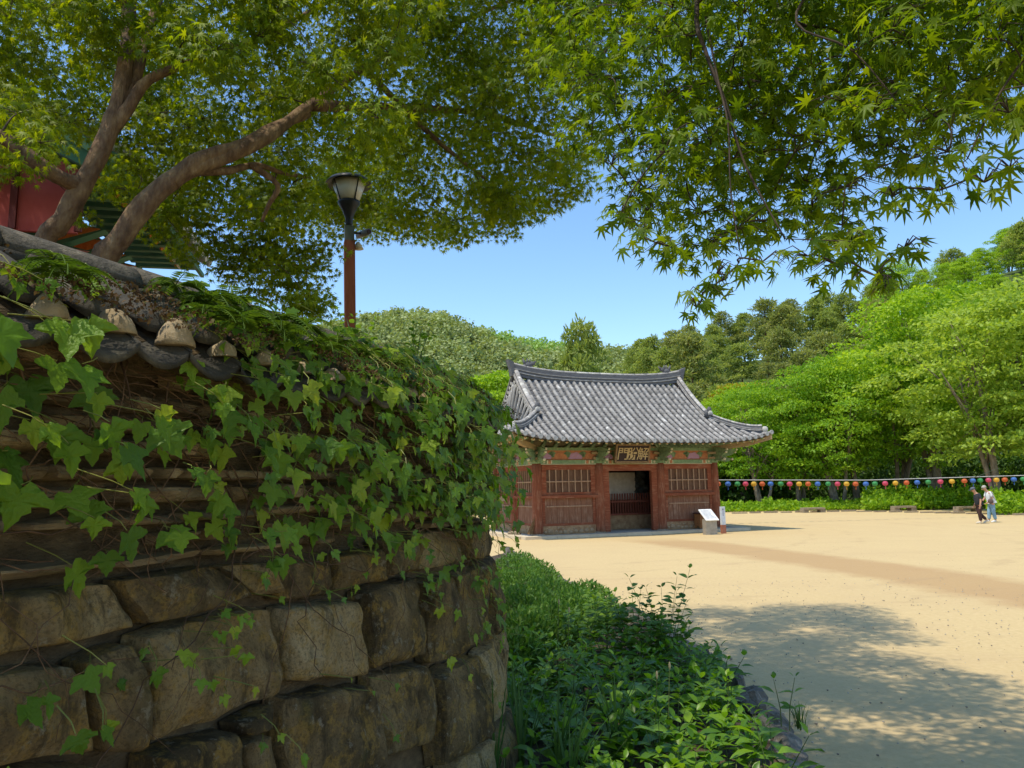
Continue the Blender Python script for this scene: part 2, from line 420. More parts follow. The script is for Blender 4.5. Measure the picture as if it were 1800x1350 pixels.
M_lf_shade = leafmat('leaf_shade', [(0.0, (0.04, 0.09, 0.012)), (1.0, (0.10, 0.19, 0.022))], 0.35)  # dark leaf colour stands in for the shade under the trees
BL = [broadleaf_meshes(11, 15, 11, M_lf_bright), broadleaf_meshes(12, 15, 12, M_lf_mid, stems=3),
      broadleaf_meshes(13, 14, 12, M_lf_soft, nclump=70), broadleaf_meshes(14, 12, 9, M_lf_bright, low=.2, stems=3),
      broadleaf_meshes(15, 11, 8, M_lf_yel, nclump=46)]
PN = [pine_meshes(21, 11, 6.5, M_needle), pine_meshes(22, 12, 7, M_needle2), pine_meshes(23, 10, 7, M_needle)]

# the row along the far edge of the court, counted from the gate
ords = ['first', 'second', 'third', 'fourth', 'fifth', 'sixth', 'seventh', 'eighth', 'ninth', 'tenth', 'eleventh', 'twelfth']
row = [  # px of the trunk, depth, mesh, scale, rz, label
 (1330, 60, 1, .70, 1.0, 'mid green tree close behind the gate end where the lantern wire starts'),
 (1402, 60, 3, .86, 2.2, 'slender leaning tree behind the lanterns nearest the gate'),
 (1462, 58, 1, .76, 0.3, 'leaning tree with thin trunks beside the bench nearest the gate'),
 (1500, 59, 0, .86, 4.0, 'tall bright green tree with a bare forked trunk by the first stone bench'),
 (1570, 60, 1, .90, 5.1, 'dense mid green tree standing behind the middle stone bench'),
 (1640, 57, 0, 1.18, 1.7, 'tall bright green tree rising behind the last stone bench'),
 (1745, 49, 2, 1.05, 2.9, 'pale soft leaved tree with a thick trunk behind the walking pair'),
 (1850, 47, 2, 1.10, 0.8, 'pale soft leaved tree by the pole ending the lantern string'),
 (1960, 50, 0, 1.15, 3.3, 'bright green tree beyond the end of the court')]
for px, Y, k, s, rz, lab in row:
    p = gnd(px, 900); x = (px-900)/FPX*Y
    plant_tree('broadleaf_tree', BL[k], (x, Y, 0), rz, s, lab, None, -0.12 if px in (1402, 1462) else 0.05)
plant_tree('broadleaf_tree', BL[3], ((862-900)/FPX*58, 58, 0), 1.2, .95, 'bright green tree seen between the ivy wall and the gate roof')
plant_tree('broadleaf_tree', BL[3], ((800-900)/FPX*66, 66, 0), 2.2, .95, 'bright green tree behind the ivy covered corner of the wall')
plant_tree('broadleaf_tree', BL[4], ((1300-900)/FPX*72, 72, 0), 2.0, 1.15, 'yellow leaved tree behind the gate roof hip above the lantern wire')
plant_tree('pine_tree', PN[2], ((1022-900)/FPX*75, 75, .5), .6, 1.78, 'lone pine standing up above the middle of the gate ridge').scale = (.95, .95, 1.78)
for i in range(7):
    px = 930+i*62+random.uniform(-15, 15); Y = random.uniform(62, 72)
    plant_tree('broadleaf_tree', BL[(1, 3, 0, 1, 0, 3, 0)[i]], ((px-900)/FPX*Y, Y, float(hill((px-900)/FPX*Y, Y))-.2), i*1.3, (.62, .55, .62, .6, .66, .7, .75)[i],
               'low green tree in the row right behind the gate', 'low trees behind the gate')

# hillside wood: every tree its own object
random.seed(5); cnt = 0
for Y in [70, 78, 86, 95, 104, 114, 124, 135, 146, 155]:
    kk = 0.03 if Y < 100 else 0.07
    while kk < 0.80:
        k = kk+random.uniform(-.02, .02); y = Y+random.uniform(-4, 4); x = k*y; z = float(hill(x, y))
        kk += 7.2/Y*random.uniform(.75, 1.2)
        if z < .3 and k < .1: continue
        broad = (k > .43 and Y < 112 and random.random() < .85) or (k > .52 and random.random() < .55) or (Y < 80 and random.random() < .6)
        if broad:
            m = BL[random.choice([0, 0, 2, 3, 3, 1])]; s = random.uniform(.45, .8)
            plant_tree('broadleaf_tree', m, (x, y, z-.3), random.uniform(0, 6), s, 'leafy bright green tree on the slope behind the court', 'leafy trees on the hillside')
        else:
            m = random.choice(PN); s = random.uniform(.75, 1.12)
            plant_tree('pine_tree', m, (x, y, z-.3), random.uniform(0, 6), s, 'olive green pine in the wood on the slope behind the court', 'pines on the hillside')
        cnt += 1

# the far wooded hill reads as one mass
def far_forest():
    global rng
    rng = np.random.default_rng(3); n = 5000
    y = 185 + 300*rng.random(n)**.8; k = rng.uniform(-.36, .30, n); x = k*y; z = hill(x, y)
    keep = (z > 1.0); x, y, z = x[keep], y[keep], z[keep]; n = len(x); m = 84
    s = (1.9+3.4*rng.random(n)**1.6)*(.8+.35*(y/450))
    d = rand_unit(n*m).reshape(n, m, 3); d[..., 2] = np.abs(d[..., 2])*1.2-.15
    q = .6+.6*rng.random((n, m))
    P = np.stack([x, y, z+s*.9], 1)[:, None]+d*q[..., None]*s[:, None, None]*np.array([1, 1, 1.15])
    nn = d.reshape(-1, 3)+rng.normal(size=(n*m, 3))*.35+np.array([0, 0, .3]); dd = rng.normal(size=(n*m, 3))
    S = np.repeat(s, m)*rng.uniform(.2, .42, n*m)
    V, F = inst(LEAFQ[0]*np.array([1.3, 1, 1])-np.array([0, .5, 0]), LEAFQ[1], frames(dd, nn), P.reshape(-1, 3), S)
    br = (np.sin(x*.05+1)+np.cos(y*.045+x*.02)) > 1.1
    tint = np.repeat(np.clip(rng.random(n)*.35+np.where(br, .55, .0), 0, 1), m*2)
    return npmesh('far_forest', V, F, M_far, False, tint)
M_far = leafmat('far_foliage', [(0.0, (0.22, 0.28, 0.10)), (0.45, (0.33, 0.39, 0.14)), (1.0, (0.31, 0.50, 0.12))], 0.35, vary=.3)
tag(obj('far_forest', far_forest()), 'dense wood of pines covering the far rounded hill', 'forest', kind='stuff')

# low green growth along the far edge of the court
def verge(name, px0, px1, Y0, Y1, hgt, n, lab):
    global rng
    rng = np.random.default_rng(int(px0)); X0 = (px0-900)/FPX; X1 = (px1-900)/FPX
    y = rng.uniform(Y0, Y1, n); x = rng.uniform(X0, X1, n)*y
    top = np.array([.5+.75*abs(mnoise.noise(Vector((a*.55, b*.5, 1))))+.45*mnoise.noise(Vector((a*1.7, b*1.5, 4))) for a, b in zip(x, y)])*(.35+.65*np.clip((y-Y0)/1.6, 0, 1))
    z = hgt*rng.random(n)**.7*np.clip(top, .12, 1.4)
    dd = rng.normal(size=(n, 3)); dd[:, 2] = np.abs(dd[:, 2])+.2; nn = rng.normal(size=(n, 3))*.6+np.array([0, -.3, .8])
    V, F = inst(LEAFQ[0], LEAFQ[1], frames(dd, nn), np.stack([x, y, z], 1), .16+.16*rng.random(n))
    tag(obj(name, npmesh(name, V, F, M_lf_bright)), lab, 'undergrowth', kind='stuff')
verge('undergrowth', 1255, 1500, 53.5, 58, .8, 7000, 'bright green undergrowth between the gate and the first bench')
verge('undergrowth', 1505, 1720, 51.3, 57, 1.7, 13000, 'bright green undergrowth behind the second and third benches')
verge('undergrowth', 1722, 1990, 42.5, 48, 1.5, 13000, 'dark green undergrowth behind the walking pair')
verge('undergrowth', 700, 1255, 54, 62, 1.5, 9000, 'green undergrowth behind the gate')
# thicket under the crowns, its shade put into the dark leaf colour
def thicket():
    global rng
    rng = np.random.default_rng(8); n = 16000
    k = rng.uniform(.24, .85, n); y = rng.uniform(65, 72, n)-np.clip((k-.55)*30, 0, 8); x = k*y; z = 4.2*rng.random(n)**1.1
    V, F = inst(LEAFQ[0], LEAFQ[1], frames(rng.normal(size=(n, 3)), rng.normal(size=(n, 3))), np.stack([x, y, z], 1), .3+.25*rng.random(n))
    return npmesh('thicket', V, F, M_lf_shade)
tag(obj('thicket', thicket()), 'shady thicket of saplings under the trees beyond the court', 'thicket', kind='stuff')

# three low stone benches on the far edge
M_granite = surf('granite', [(0.3, (0.20, 0.155, 0.10)), (0.7, (0.36, 0.29, 0.20))], 12, 0.9, 0.4, 60, 0.01)
for px, py, lab in ((1417, 893, 'low stone bench under the forked tree nearest the gate'), (1574, 893, 'low stone bench in the middle of the far edge of the court'), (1684, 892, 'low stone bench next to the walking pair')):
    p = gnd(px, py); t = thing('stone_bench', lab, 'bench', (p.x, 50.4 if px < 1650 else 47.5, 0), .1, 'stone benches along the far edge'); t.location.x = (px-900)/FPX*t.location.y
    b = MB()
    rock = lambda x0, x1, z0, z1, y=.28: MB().box(x0, x1, -y, y, z0, z1)
    rock(-.74, .74, .22, .34, .28).build('seat', M_granite, t)
    for q in (-.6, .6): rock(q-.18, q+.18, 0, .22, .24).build('leg', M_granite, t)
# kerb stones on the far edge
kerb = thing('kerb', 'low kerb of rough stones along the far edge of the court', 'kerb', (20, 47, 0)); kerb['kind'] = 'structure'
for i in range(22):
    px = 1290+i*27; Y = 51.0-max(0, (px-1480)/320)*9.5+random.uniform(-.1, .1)
    x = (px-900)/FPX*Y; w = random.uniform(.35, .5)
    MB().box(x-w, x+w, Y-.12, Y+.12, -.02, random.uniform(.07, .12)).build('kerb_stone', M_granite, kerb, world=True)
# ================================================================= the temple gate
def m_wood(name, c0, c1, worn, wornz=0.0, vertical=True, amount=.6):
    m, t, bs, out = nodes(name)
    v = coords(t, (14, 14, 1.2) if vertical else (1.2, 14, 14), True); v1 = coords(t, (1, 1, 1), True)
    g = noise(t, v, 1.6, 8, 0.65); p = noise(t, v1, 3.0, 8, 0.7)
    c = ramp(t, g, [(0.3, c0), (0.72, c1)])
    w = ramp(t, math_(t, 'ADD', math_(t, 'MULTIPLY', g, .5), math_(t, 'MULTIPLY', p, .5)), [(0.5, (0, 0, 0)), (0.66, (1, 1, 1))])
    w = math_(t, 'MULTIPLY', w, amount)
    if wornz:   # paint rubbed off towards the foot
        tc = N(t, 'ShaderNodeTexCoord'); sp = N(t, 'ShaderNodeSeparateXYZ'); t.links.new(tc.outputs['Object'], sp.inputs[0])
        k = math_(t, 'SUBTRACT', math_(t, 'ADD', wornz, math_(t, 'MULTIPLY', math_(t, 'SUBTRACT', g, .5), 1.6)), sp.outputs[2])
        w = math_(t, 'MAXIMUM', w, math_(t, 'MULTIPLY', k, 1.3, True))
    c = mix(t, w, c, worn)
    t.links.new(c, bs.inputs['Base Color']); bs.inputs['Roughness'].default_value = .85; bs.inputs['Specular IOR Level'].default_value = .2
    bumpy(t, bs, g, .5, .012); return m
M_red = m_wood('red_paint', (0.17, 0.052, 0.026), (0.28, 0.088, 0.040), (0.40, 0.24, 0.15), 0.35)
M_redh = m_wood('red_beam_paint', (0.18, 0.050, 0.024), (0.30, 0.088, 0.040), (0.38, 0.22, 0.13), 0, False, .6)
M_plank = m_wood('faded_plank', (0.17, 0.075, 0.042), (0.28, 0.13, 0.072), (0.36, 0.24, 0.16), 0, True, .75)
M_lattice = m_wood('lattice_bar', (0.30, 0.17, 0.10), (0.42, 0.27, 0.17), (0.46, 0.34, 0.22))
M_winboard = m_wood('window_board', (0.10, 0.05, 0.03), (0.18, 0.095, 0.055), (0.24, 0.16, 0.10), 0, True, .5)
M_darkwood = m_wood('dark_wood', (0.05, 0.018, 0.014), (0.10, 0.034, 0.024), (0.12, 0.06, 0.04))
M_green = surf('green_paint', [(0.3, (0.13, 0.20, 0.10)), (0.6, (0.22, 0.31, 0.16)), (0.8, (0.36, 0.36, 0.2))], 9, .8, .2, 40, .005)
M_ochre = surf('ochre_paint', [(0.3, (0.27, 0.19, 0.10)), (0.7, (0.42, 0.31, 0.17))], 9, .8, .2, 40, .005)
M_orange = surf('orange_paint', [(0.3, (0.35, 0.13, 0.06)), (0.7, (0.5, 0.22, 0.10))], 9, .8, .2, 40, .005)
M_pink = surf('pink_paint', [(0.3, (0.40, 0.20, 0.24)), (0.7, (0.40, 0.26, 0.42))], 18, .8, .2, 40, .005)
M_cream = surf('cream_paint', [(0.3, (0.42, 0.36, 0.22)), (0.7, (0.62, 0.55, 0.36))], 9, .8, .2, 40, .005)
M_tile = surf('roof_tile', [(0.28, (0.225, 0.21, 0.19)), (0.5, (0.325, 0.305, 0.28)), (0.66, (0.40, 0.38, 0.35)), (0.74, (0.66, 0.64, 0.60))], 5, .8, .35, 60, .006, var=.22)
M_pan = surf('pan_tile', [(0.25, (0.075, 0.075, 0.078)), (0.6, (0.14, 0.14, 0.143)), (0.9, (0.24, 0.24, 0.24))], 9, .85, .3, 60, .006, var=.35)
M_ridge = surf('ridge_tile', [(0.3, (0.06, 0.06, 0.065)), (0.55, (0.13, 0.13, 0.135)), (0.75, (0.28, 0.28, 0.27))], 8, .85, .5, 30, .02, (.6, 1, 12))
M_mortar = surf('mortar_white', [(0.3, (0.36, 0.34, 0.30)), (0.7, (0.6, 0.58, 0.52))], 6, .9, .4, 30, .01)
M_plaster = surf('earth_plaster', [(0.3, (0.22, 0.12, 0.06)), (0.5, (0.33, 0.20, 0.10)), (0.7, (0.45, 0.30, 0.16))], 5, .95, .5, 30, .01)
M_basestone = surf('base_stone', [(0.3, (0.30, 0.20, 0.11)), (0.7, (0.45, 0.32, 0.19))], 14, .95, .5, 40, .01)
M_paving = surf('paving_stone', [(0.3, (0.50, 0.41, 0.28)), (0.7, (0.66, 0.55, 0.39))], 3, .9, .3, 30, .01)
M_floor = surf('gate_floor', [(0.3, (0.42, 0.40, 0.34)), (0.7, (0.55, 0.52, 0.45))], 3, .9, .3, 30, .01)
M_black = flat('black_board', (0.035, 0.018, 0.018), .6)
M_gold = surf('gold_letters', [(0.3, (0.38, 0.27, 0.13)), (0.7, (0.54, 0.41, 0.22))], 20, .55, .2, 40, .005)

gate = thing('temple_gate', 'old red timber temple gate with grey tiled hip and gable roof', 'gate', (4.12, 34.30, 0), rad(20.8))
HX, HY, IX, PZ = 4.315, 2.42, 1.50, 0.12
def G(name, mb, mat, parent=None, smooth=False, M=None): return mb.build(name, mat, parent or gate, smooth, M=M)
# platform: slabs along the front and left edge, a floor inside
plat = G('platform', MB().box(-5.15, 5.15, -3.25, 3.25, -.02, PZ-.03), M_floor)
x = -5.3; random.seed(3)
while x < 5.2:
    w = random.uniform(1.2, 1.9); x1 = min(x+w, 5.3)
    G('kerb_slab', MB().box(x+.006, x1-.006, -3.5, -3.05, -.02, PZ+random.uniform(-.008, .008)), M_paving, plat); x += w
y = -3.04
while y < 3.2:
    w = random.uniform(1.1, 1.7)
    for sx in (-1, 1): G('kerb_slab', MB().box(sx*5.25-.2, sx*5.25+.2, y+.006, min(3.3, y+w)-.006, -.02, PZ+random.uniform(-.008, .008)), M_paving, plat)
    y += w
# columns
for (cx, cy) in [(-HX, -HY), (-IX, -HY), (IX, -HY), (HX, -HY), (-HX, 0), (HX, 0), (-HX, HY), (-IX, HY), (IX, HY), (HX, HY)]:
    c = G('column', MB().lathe([(.235, .02), (.225, .3), (.215, 1.2), (.20, 2.3), (.185, 2.92)], 18), M_red, None, True, Matrix.Translation((cx, cy, PZ)))
    G('base_stone', MB().blob((0, 0, -.06), (.34, .34, .13), 12, 6, .15, seed=int(cx*3+cy)), M_granite, c, True)
    G('capital', MB().lathe([(.20, 2.86), (.21, 2.9), (.21, 3.12), (.19, 3.14)], 18), M_green, c, True)
# wall bays
def bay(w, M):
    """bay of width w between columns, local x from -w/2 to w/2, y=0 outside face"""
    h = w/2-.19
    fr = MB()
    fr.box(-h, h, -.06, .08, 2.72, 2.93); fr.box(-h, -h+.20, -.05, .07, 1.68, 2.72); fr.box(h-.20, h, -.05, .07, 1.68, 2.72)
    fr.box(-h+.20, h-.20, -.04, .06, 1.68, 1.80); fr.box(-h, h, -.02, .05, .44, .54)
    fr.box(-h, -h+.13, -.04, .05, .54, 1.56); fr.box(h-.13, h, -.04, .05, .54, 1.56)
    f = G('wall_bay', fr, M_redh, None, False, M)
    G('mid_rail', MB().box(-h-.10, h+.10, -.16, .06, 1.56, 1.675), M_redh, f)
    a, b = -h+.20, h-.20; n = 6
    for i in range(n):   # window boards
        x0 = a+(b-a)*i/n; x1 = a+(b-a)*(i+1)/n
        G('window_board', MB().box(x0+.004, x1-.004, .0+random.uniform(0, .008), .04, 1.80, 2.72), M_winboard, f)
    for i in range(7):
        xx = a+(b-a)*(i+.5)/7; G('lattice_bar', MB().box(xx-.022, xx+.022, -.055, -.004, 1.80, 2.72), M_lattice, f)
    G('lattice_bar', MB().box(a, b, -.062, -.02, 2.21, 2.26), M_lattice, f)
    a, b = -h+.13, h-.13; n = 8
    for i in range(n):
        x0 = a+(b-a)*i/n; x1 = a+(b-a)*(i+1)/n
        G('plank', MB().box(x0+.005, x1-.005, -.012+random.uniform(-.006, .01), .035, .54, 1.56), M_plank, f)
    G('batten', MB().box(a+.06, b-.06, -.05, -.02, 1.20, 1.25), M_lattice, f)
    ba = G('plaster_base', MB().box(-h, h, -.05, .10, PZ-.02, .44), M_plaster, f)
    st = MB(); random.seed(int(w*100)); x = -h+.12       # the rounded stones set in the plaster
    while x < h-.1:
        r = random.uniform(.07, .12); zz = random.uniform(.19, .25)
        st.blob((x, -.05, zz), (r, .03, r*.75), 8, 5, .2, seed=int(x*50)); x += r*2+.05
        if random.random() < .5: st.blob((x-.1, -.05, zz+.13), (.05, .025, .035), 7, 5, .2, seed=int(x*70))
    G('set_stones', st, M_basestone, ba, True)
    return f
T_ = Matrix.Translation; RZ = lambda a: Matrix.Rotation(a, 4, 'Z')
bay(HX-IX, T_(((-HX-IX)/2, -HY-.02, 0))); bay(HX-IX, T_(((HX+IX)/2, -HY-.02, 0)))
for sy in (-HY/2, HY/2):
    bay(HY, T_((-HX-.02, sy, 0)) @ RZ(-math.pi/2)); bay(HY, T_((HX+.02, sy, 0)) @ RZ(math.pi/2))
bay(HX-IX, T_(((-HX-IX)/2, HY+.02, 0)) @ RZ(math.pi)); bay(HX-IX, T_(((HX+IX)/2, HY+.02, 0)) @ RZ(math.pi))
# doorway
dr = MB(); dr.box(-1.32, 1.32, -HY-.08, -HY+.12, 2.66, 2.93); dr.box(-1.32, -1.03, -HY-.07, -HY+.11, PZ, 2.66); dr.box(1.05, 1.32, -HY-.07, -HY+.11, PZ, 2.66)
dfr = G('door_frame', dr, M_redh)
# inside: rail fence on a low plinth, pale board, dark back wall
M_fence = m_wood('fence_wood', (.16, .045, .028), (.24, .075, .045), (.26, .13, .08))
inn = G('inner_screen', MB().box(-4.1, 4.1, -.95, -.75, PZ-.02, .72), M_plaster)
G('fence_rail', MB().box(-4.1, 4.1, -1.0, -.88, .72, .80), M_fence, inn); G('fence_rail', MB().box(-4.1, 4.1, -1.0, -.90, 1.28, 1.36), M_fence, inn)
for i in range(30):
    xx = -1.9+i*.13; G('baluster', MB().box(xx-.025, xx+.025, -.97, -.92, .80, 1.68), M_fence, inn)
G('door_post', MB().box(-.42, -.30, -1.04, -1.0, .72, 1.36), M_fence, inn)
G('back_board', MB().box(-1.32, 1.32, HY-.08, HY+.02, .10, 2.93), M_darkwood)
G('pale_board', MB().box(-.05, 1.35, -.55, -.50, 1.40, 2.62), flat('pale_board', (.42, .37, .30)), inn)
G('bucket', MB().lathe([(.09, 0), (.13, .22)], 10), M_cream, inn, True, T_((-.52, -1.08, .98)))
ceil = G('ceiling', MB().box(-HX, HX, -HY, HY, 3.0, 3.05), M_darkwood)
sb = MB(); random.seed(9)      # dim figure of drapery beside the board
for i in range(14): sb.blob((1.65+random.uniform(-.25, .3), -.45, 1.3+i*.1), (.2, .16, .16), 7, 5, .4, seed=i)
G('guardian_drapery', sb, flat('drapery', (.05, .055, .05)), inn, True)

# lintel band, painted boards, brackets
def lint(x0, x1, y0, y1):
    l = Vector((x1-x0, y1-y0, 0)); L = l.length; a = math.atan2(l.y, l.x)
    M = T_(((x0+x1)/2, (y0+y1)/2, 0)) @ RZ(a); h = L/2
    li = G('lintel', MB().box(-h, h, -.10, .10, 2.935, 3.12), M_green, None, False, M)
    G('edge_strip', MB().box(-h, h, -.115, -.101, 2.94, 2.965), M_cream, li)
    for q in (-1, 1):
        for j, (mm, ww) in enumerate(((M_cream, .03), (M_orange, .05), (M_cream, .025))):
            xx = q*(h-.45-.09*j); G('painted_band', MB().box(xx-ww, xx+ww, -.112, -.1, 2.97, 3.11), mm, li)
        G('painted_disc', MB().lathe([(.05, 0), (.05, .012)], 10), M_cream, li, False, T_((q*(h-.3), -.1, 3.04)) @ Matrix.Rotation(rad(90), 4, 'X'))
    bd = G('painted_board', MB().box(-h, h, -.03, .03, 3.12, 3.52), M_orange, None, False, M)
    n = max(1, int(round(L/1.45)))
    for i in range(n*2):
        xc = -h+L*(i+.5)/(n*2); r = L/(n*2)*.40
        lobes = []
        for k in range(25):
            th = math.pi*k/24; rr_ = 1+.16*abs(math.sin(th*3.5)); lobes.append((xc+r*rr_*math.cos(th), 3.17+.25*rr_*math.sin(th)))
        mb = MB().prism(lobes, -.046, -.031); G('cloud_motif', mb, M_orange if i % 2 else M_pink, bd)
        for q in (-1, 1):
            lb = [(xc+q*r*1.28+.17*math.cos(2*math.pi*k/14)*(1+.2*math.cos(4*2*math.pi*k/14)), 3.36+.13*math.sin(2*math.pi*k/14)) for k in range(14)]
            G('cloud_motif', MB().prism(lb, -.042, -.031), M_green, bd)
    G('upper_beam', MB().box(-h, h, -.07, .07, 3.52, 3.64), M_green, None, False, M)
for sy in (-1, 1):
    if sy < 0: segs = [(-HX, -IX), (-IX, IX), (IX, HX)]
    else: segs = [(HX, IX), (IX, -IX), (-IX, -HX)]
    for a, b in segs: lint(a, b, sy*HY, sy*HY)
for a, b in ((HY, 0), (0, -HY)): lint(-HX, -HX, a, b)
for a, b in ((-HY, 0), (0, HY)): lint(HX, HX, a, b)
WING = [(-.30, 3.02), (.10, 3.02), (.42, 3.10), (.68, 3.02), (.80, 3.12), (.62, 3.18), (.55, 3.24), (.78, 3.30), (.98, 3.40), (.70, 3.44), (.40, 3.46), (-.30, 3.46)]
WING2 = [(-.30, 3.46), (.55, 3.46), (.85, 3.42), (1.05, 3.52), (.82, 3.58), (.40, 3.66), (-.30, 3.66)]
def bracket(cx, cy, ang):
    M = T_((cx, cy, 0)) @ RZ(ang)
    b = G('bracket', MB().prism(WING, -.06, .06).prism(WING2, -.05, .05), M_green, None, False, M)
    G('bracket_edge', MB().prism([(x+.012, z+.012) for x, z in WING[2:10]], -.045, .045), M_ochre, b)
    G('bearing_block', MB().box(-.14, .14, -.26, .26, 3.14, 3.24).box(-.16, .16, -.34, .34, 3.36, 3.46), M_ochre, b)
    G('scroll_end', MB().blob((.84, 0, 3.12), (.06, .07, .06), 8, 6).blob((.99, 0, 3.42), (.05, .06, .05), 8, 6).blob((1.05, 0, 3.54), (.05, .05, .05), 8, 6), M_cream, b, True)
for cx in (-IX, IX): bracket(cx, -HY, -math.pi/2); bracket(cx, HY, math.pi/2)
for cx, cy in ((-HX, 0), (HX, 0)): bracket(cx, cy, math.pi if cx < 0 else 0)
for cx in (-1, 1):
    for cy in (-1, 1):
        bracket(cx*HX, cy*HY, math.atan2(cy, cx)); bracket(cx*HX, cy*HY, 0 if cx > 0 else math.pi); bracket(cx*HX, cy*HY, cy*math.pi/2)

# ---- roof
EX, EY = HX+1.85, HY+1.85; XG = HX-.05; ZE = 3.80; RISE = 3.05
def Fp(t): q = max(0, t)/EY; return RISE*(.70*q+.30*q*q)
def rz_(x, y):
    tf = EY-abs(y); ts = EX-abs(x); t = tf if abs(x) <= XG else min(tf, ts)
    lift = .42*(min(1, abs(x)/EX)**5)*(min(1, abs(y)/EY)**5)
    return ZE + Fp(t) + lift
def slope_path(x, y0, y1, n=26):
    return [Vector((x, y0+(y1-y0)*i/n, rz_(x, y0+(y1-y0)*i/n))) for i in range(n+1)]
roof = G('roof', MB(), M_pan)   # replaced below with the pan tiles
pan = MB(); soff = MB()
def pan_strip(fx, u0, u1, us, run):
    """concave pan tiles: fx(u,d)-> point, u across, d up-slope distance"""
    n = max(2, int(run/.16))
    for i in range(n):
        d0 = run*i/n; d1 = run*(i+1)/n; V = []
        for d, lift in ((d0, .045), (d1, .012)):
            for q in range(4):
                u = u0+(u1-u0)*q/3; p = Vector(fx(u, d)); p.z += lift-(.035 if q in (1, 2) else 0); V.append(p)
        pan.add(V, [(k, k+1, k+5, k+4) for k in range(3)])
        pan.add([V[k]+Vector((0, 0, -.045)) for k in range(4)]+V[:4], [(k, k+1, k+5, k+4) for k in range(3)])
PITCHX = .315; NR = int(2*EX/PITCHX); PX = 2*EX/NR
def run_front(x): return EY if abs(x) <= XG else max(0.02, EX-abs(x))
COV = []                                        # cover tiles (matrix, centre)
TILE_L = .40
def cover_row(fx, u, run, store):
    n = max(1, int(round(run/(TILE_L*.86))))
    for i in range(n):
        d0 = run*i/n; d1 = run*(i+1)/n+.03
        p0 = Vector(fx(u, d0)); p1 = Vector(fx(u, d1)); y = (p1-p0); L = y.length; y.normalize()
        nrm = Vector((0, 0, 1)); xx = y.cross(nrm).normalized(); zz = xx.cross(y)
        M = Matrix((xx, y*(L/TILE_L), zz)).transposed().to_4x4(); M.translation = p0+zz*.03
        store.append((M, p0))
SIDE = []; BACK = []
for i in range(NR+1):
    x = -EX+i*PX
    for sy, st in ((-1, COV), (1, BACK)):
        run = run_front(x) if 0 < i < NR else .3
        f = (lambda u, d, sy=sy: (u, sy*(EY-d), rz_(u, EY-d)))
        cover_row(f, min(max(x, -EX+.06), EX-.06), run, st)
        if i < NR: pan_strip(f, x, x+PX, None, min(run_front(x+PX/2), EY))
NS = int(2*EY/PITCHX); PY = 2*EY/NS
for i in range(NS+1):
    y = -EY+i*PY
    for sx in (-1, 1):
        run = min(EX-XG, EY-abs(y)) if 0 < i < NS else .3
        f = (lambda u, d, sx=sx: (sx*(EX-d), u, rz_(EX-d, u)))
        cover_row(f, min(max(y, -EY+.06), EY-.06), max(run, .3), SIDE)
        if i < NS: pan_strip(f, y, y+PY, None, max(.05, min(EX-XG, EY-abs(y+PY/2))))
roof.data = pan.mesh('pan_tiles', M_pan); 
def tile_mesh():
    b = MB(); n = 7
    for j, (yy, r) in enumerate(((0, .092), (TILE_L, .080))):
        for k in range(n): a = math.pi*k/(n-1); b.v.append(Vector((r*math.cos(a), yy, r*math.sin(a)*.95)))
    for k in range(n-1): b.f.append((k, k+1, n+k+1, n+k)); b.mi.append(0)
    b.f.append(tuple(range(n-1, -1, -1))); b.mi.append(0)
    return b.mesh('cover_tile', M_tile, True)
TM = tile_mesh()
camL = gate.matrix_basis.inverted() @ Vector((0, 0, CAMZ))
COV.sort(key=lambda q: (q[1]-camL).length)
for M, p in COV[:300]: obj('cover_tile', TM, roof, M)
def join_tiles(L, name):
    b = MB()
    V0 = [v.co.copy() for v in TM.vertices]; F0 = [tuple(p.vertices) for p in TM.polygons]
    for M, p in L: b.add(V0, F0, M)
    return tag(obj(name, b.mesh(name, M_tile, True), roof), kind='stuff')
join_tiles(COV[300:]+SIDE+BACK, 'cover_tiles')
# round eave end tiles
M_disc = surf('eave_disc', [(.3, (.30, .30, .29)), (.7, (.46, .46, .44))], 8, .85, .3, 40, .005)
def disc(): 
    b = MB().lathe([(.098, 0), (.098, .03), (.07, .034), (.03, .03)], 12); return b.mesh('eave_disc', M_disc)
DM = disc()
for i in range(NR+1):
    x = min(max(-EX+i*PX, -EX+.06), EX-.06); obj('eave_disc', DM, roof, T_((x, -EY-.02, rz_(x, EY)+.04)) @ Matrix.Rotation(rad(90), 4, 'X'))
for i in range(1, NS):
    y = -EY+i*PY
    for sx in (-1, 1): obj('eave_disc', DM, roof, T_((sx*(EX+.02), y, rz_(EX, y)+.04)) @ Matrix.Rotation(sx*rad(90), 4, 'Y'))
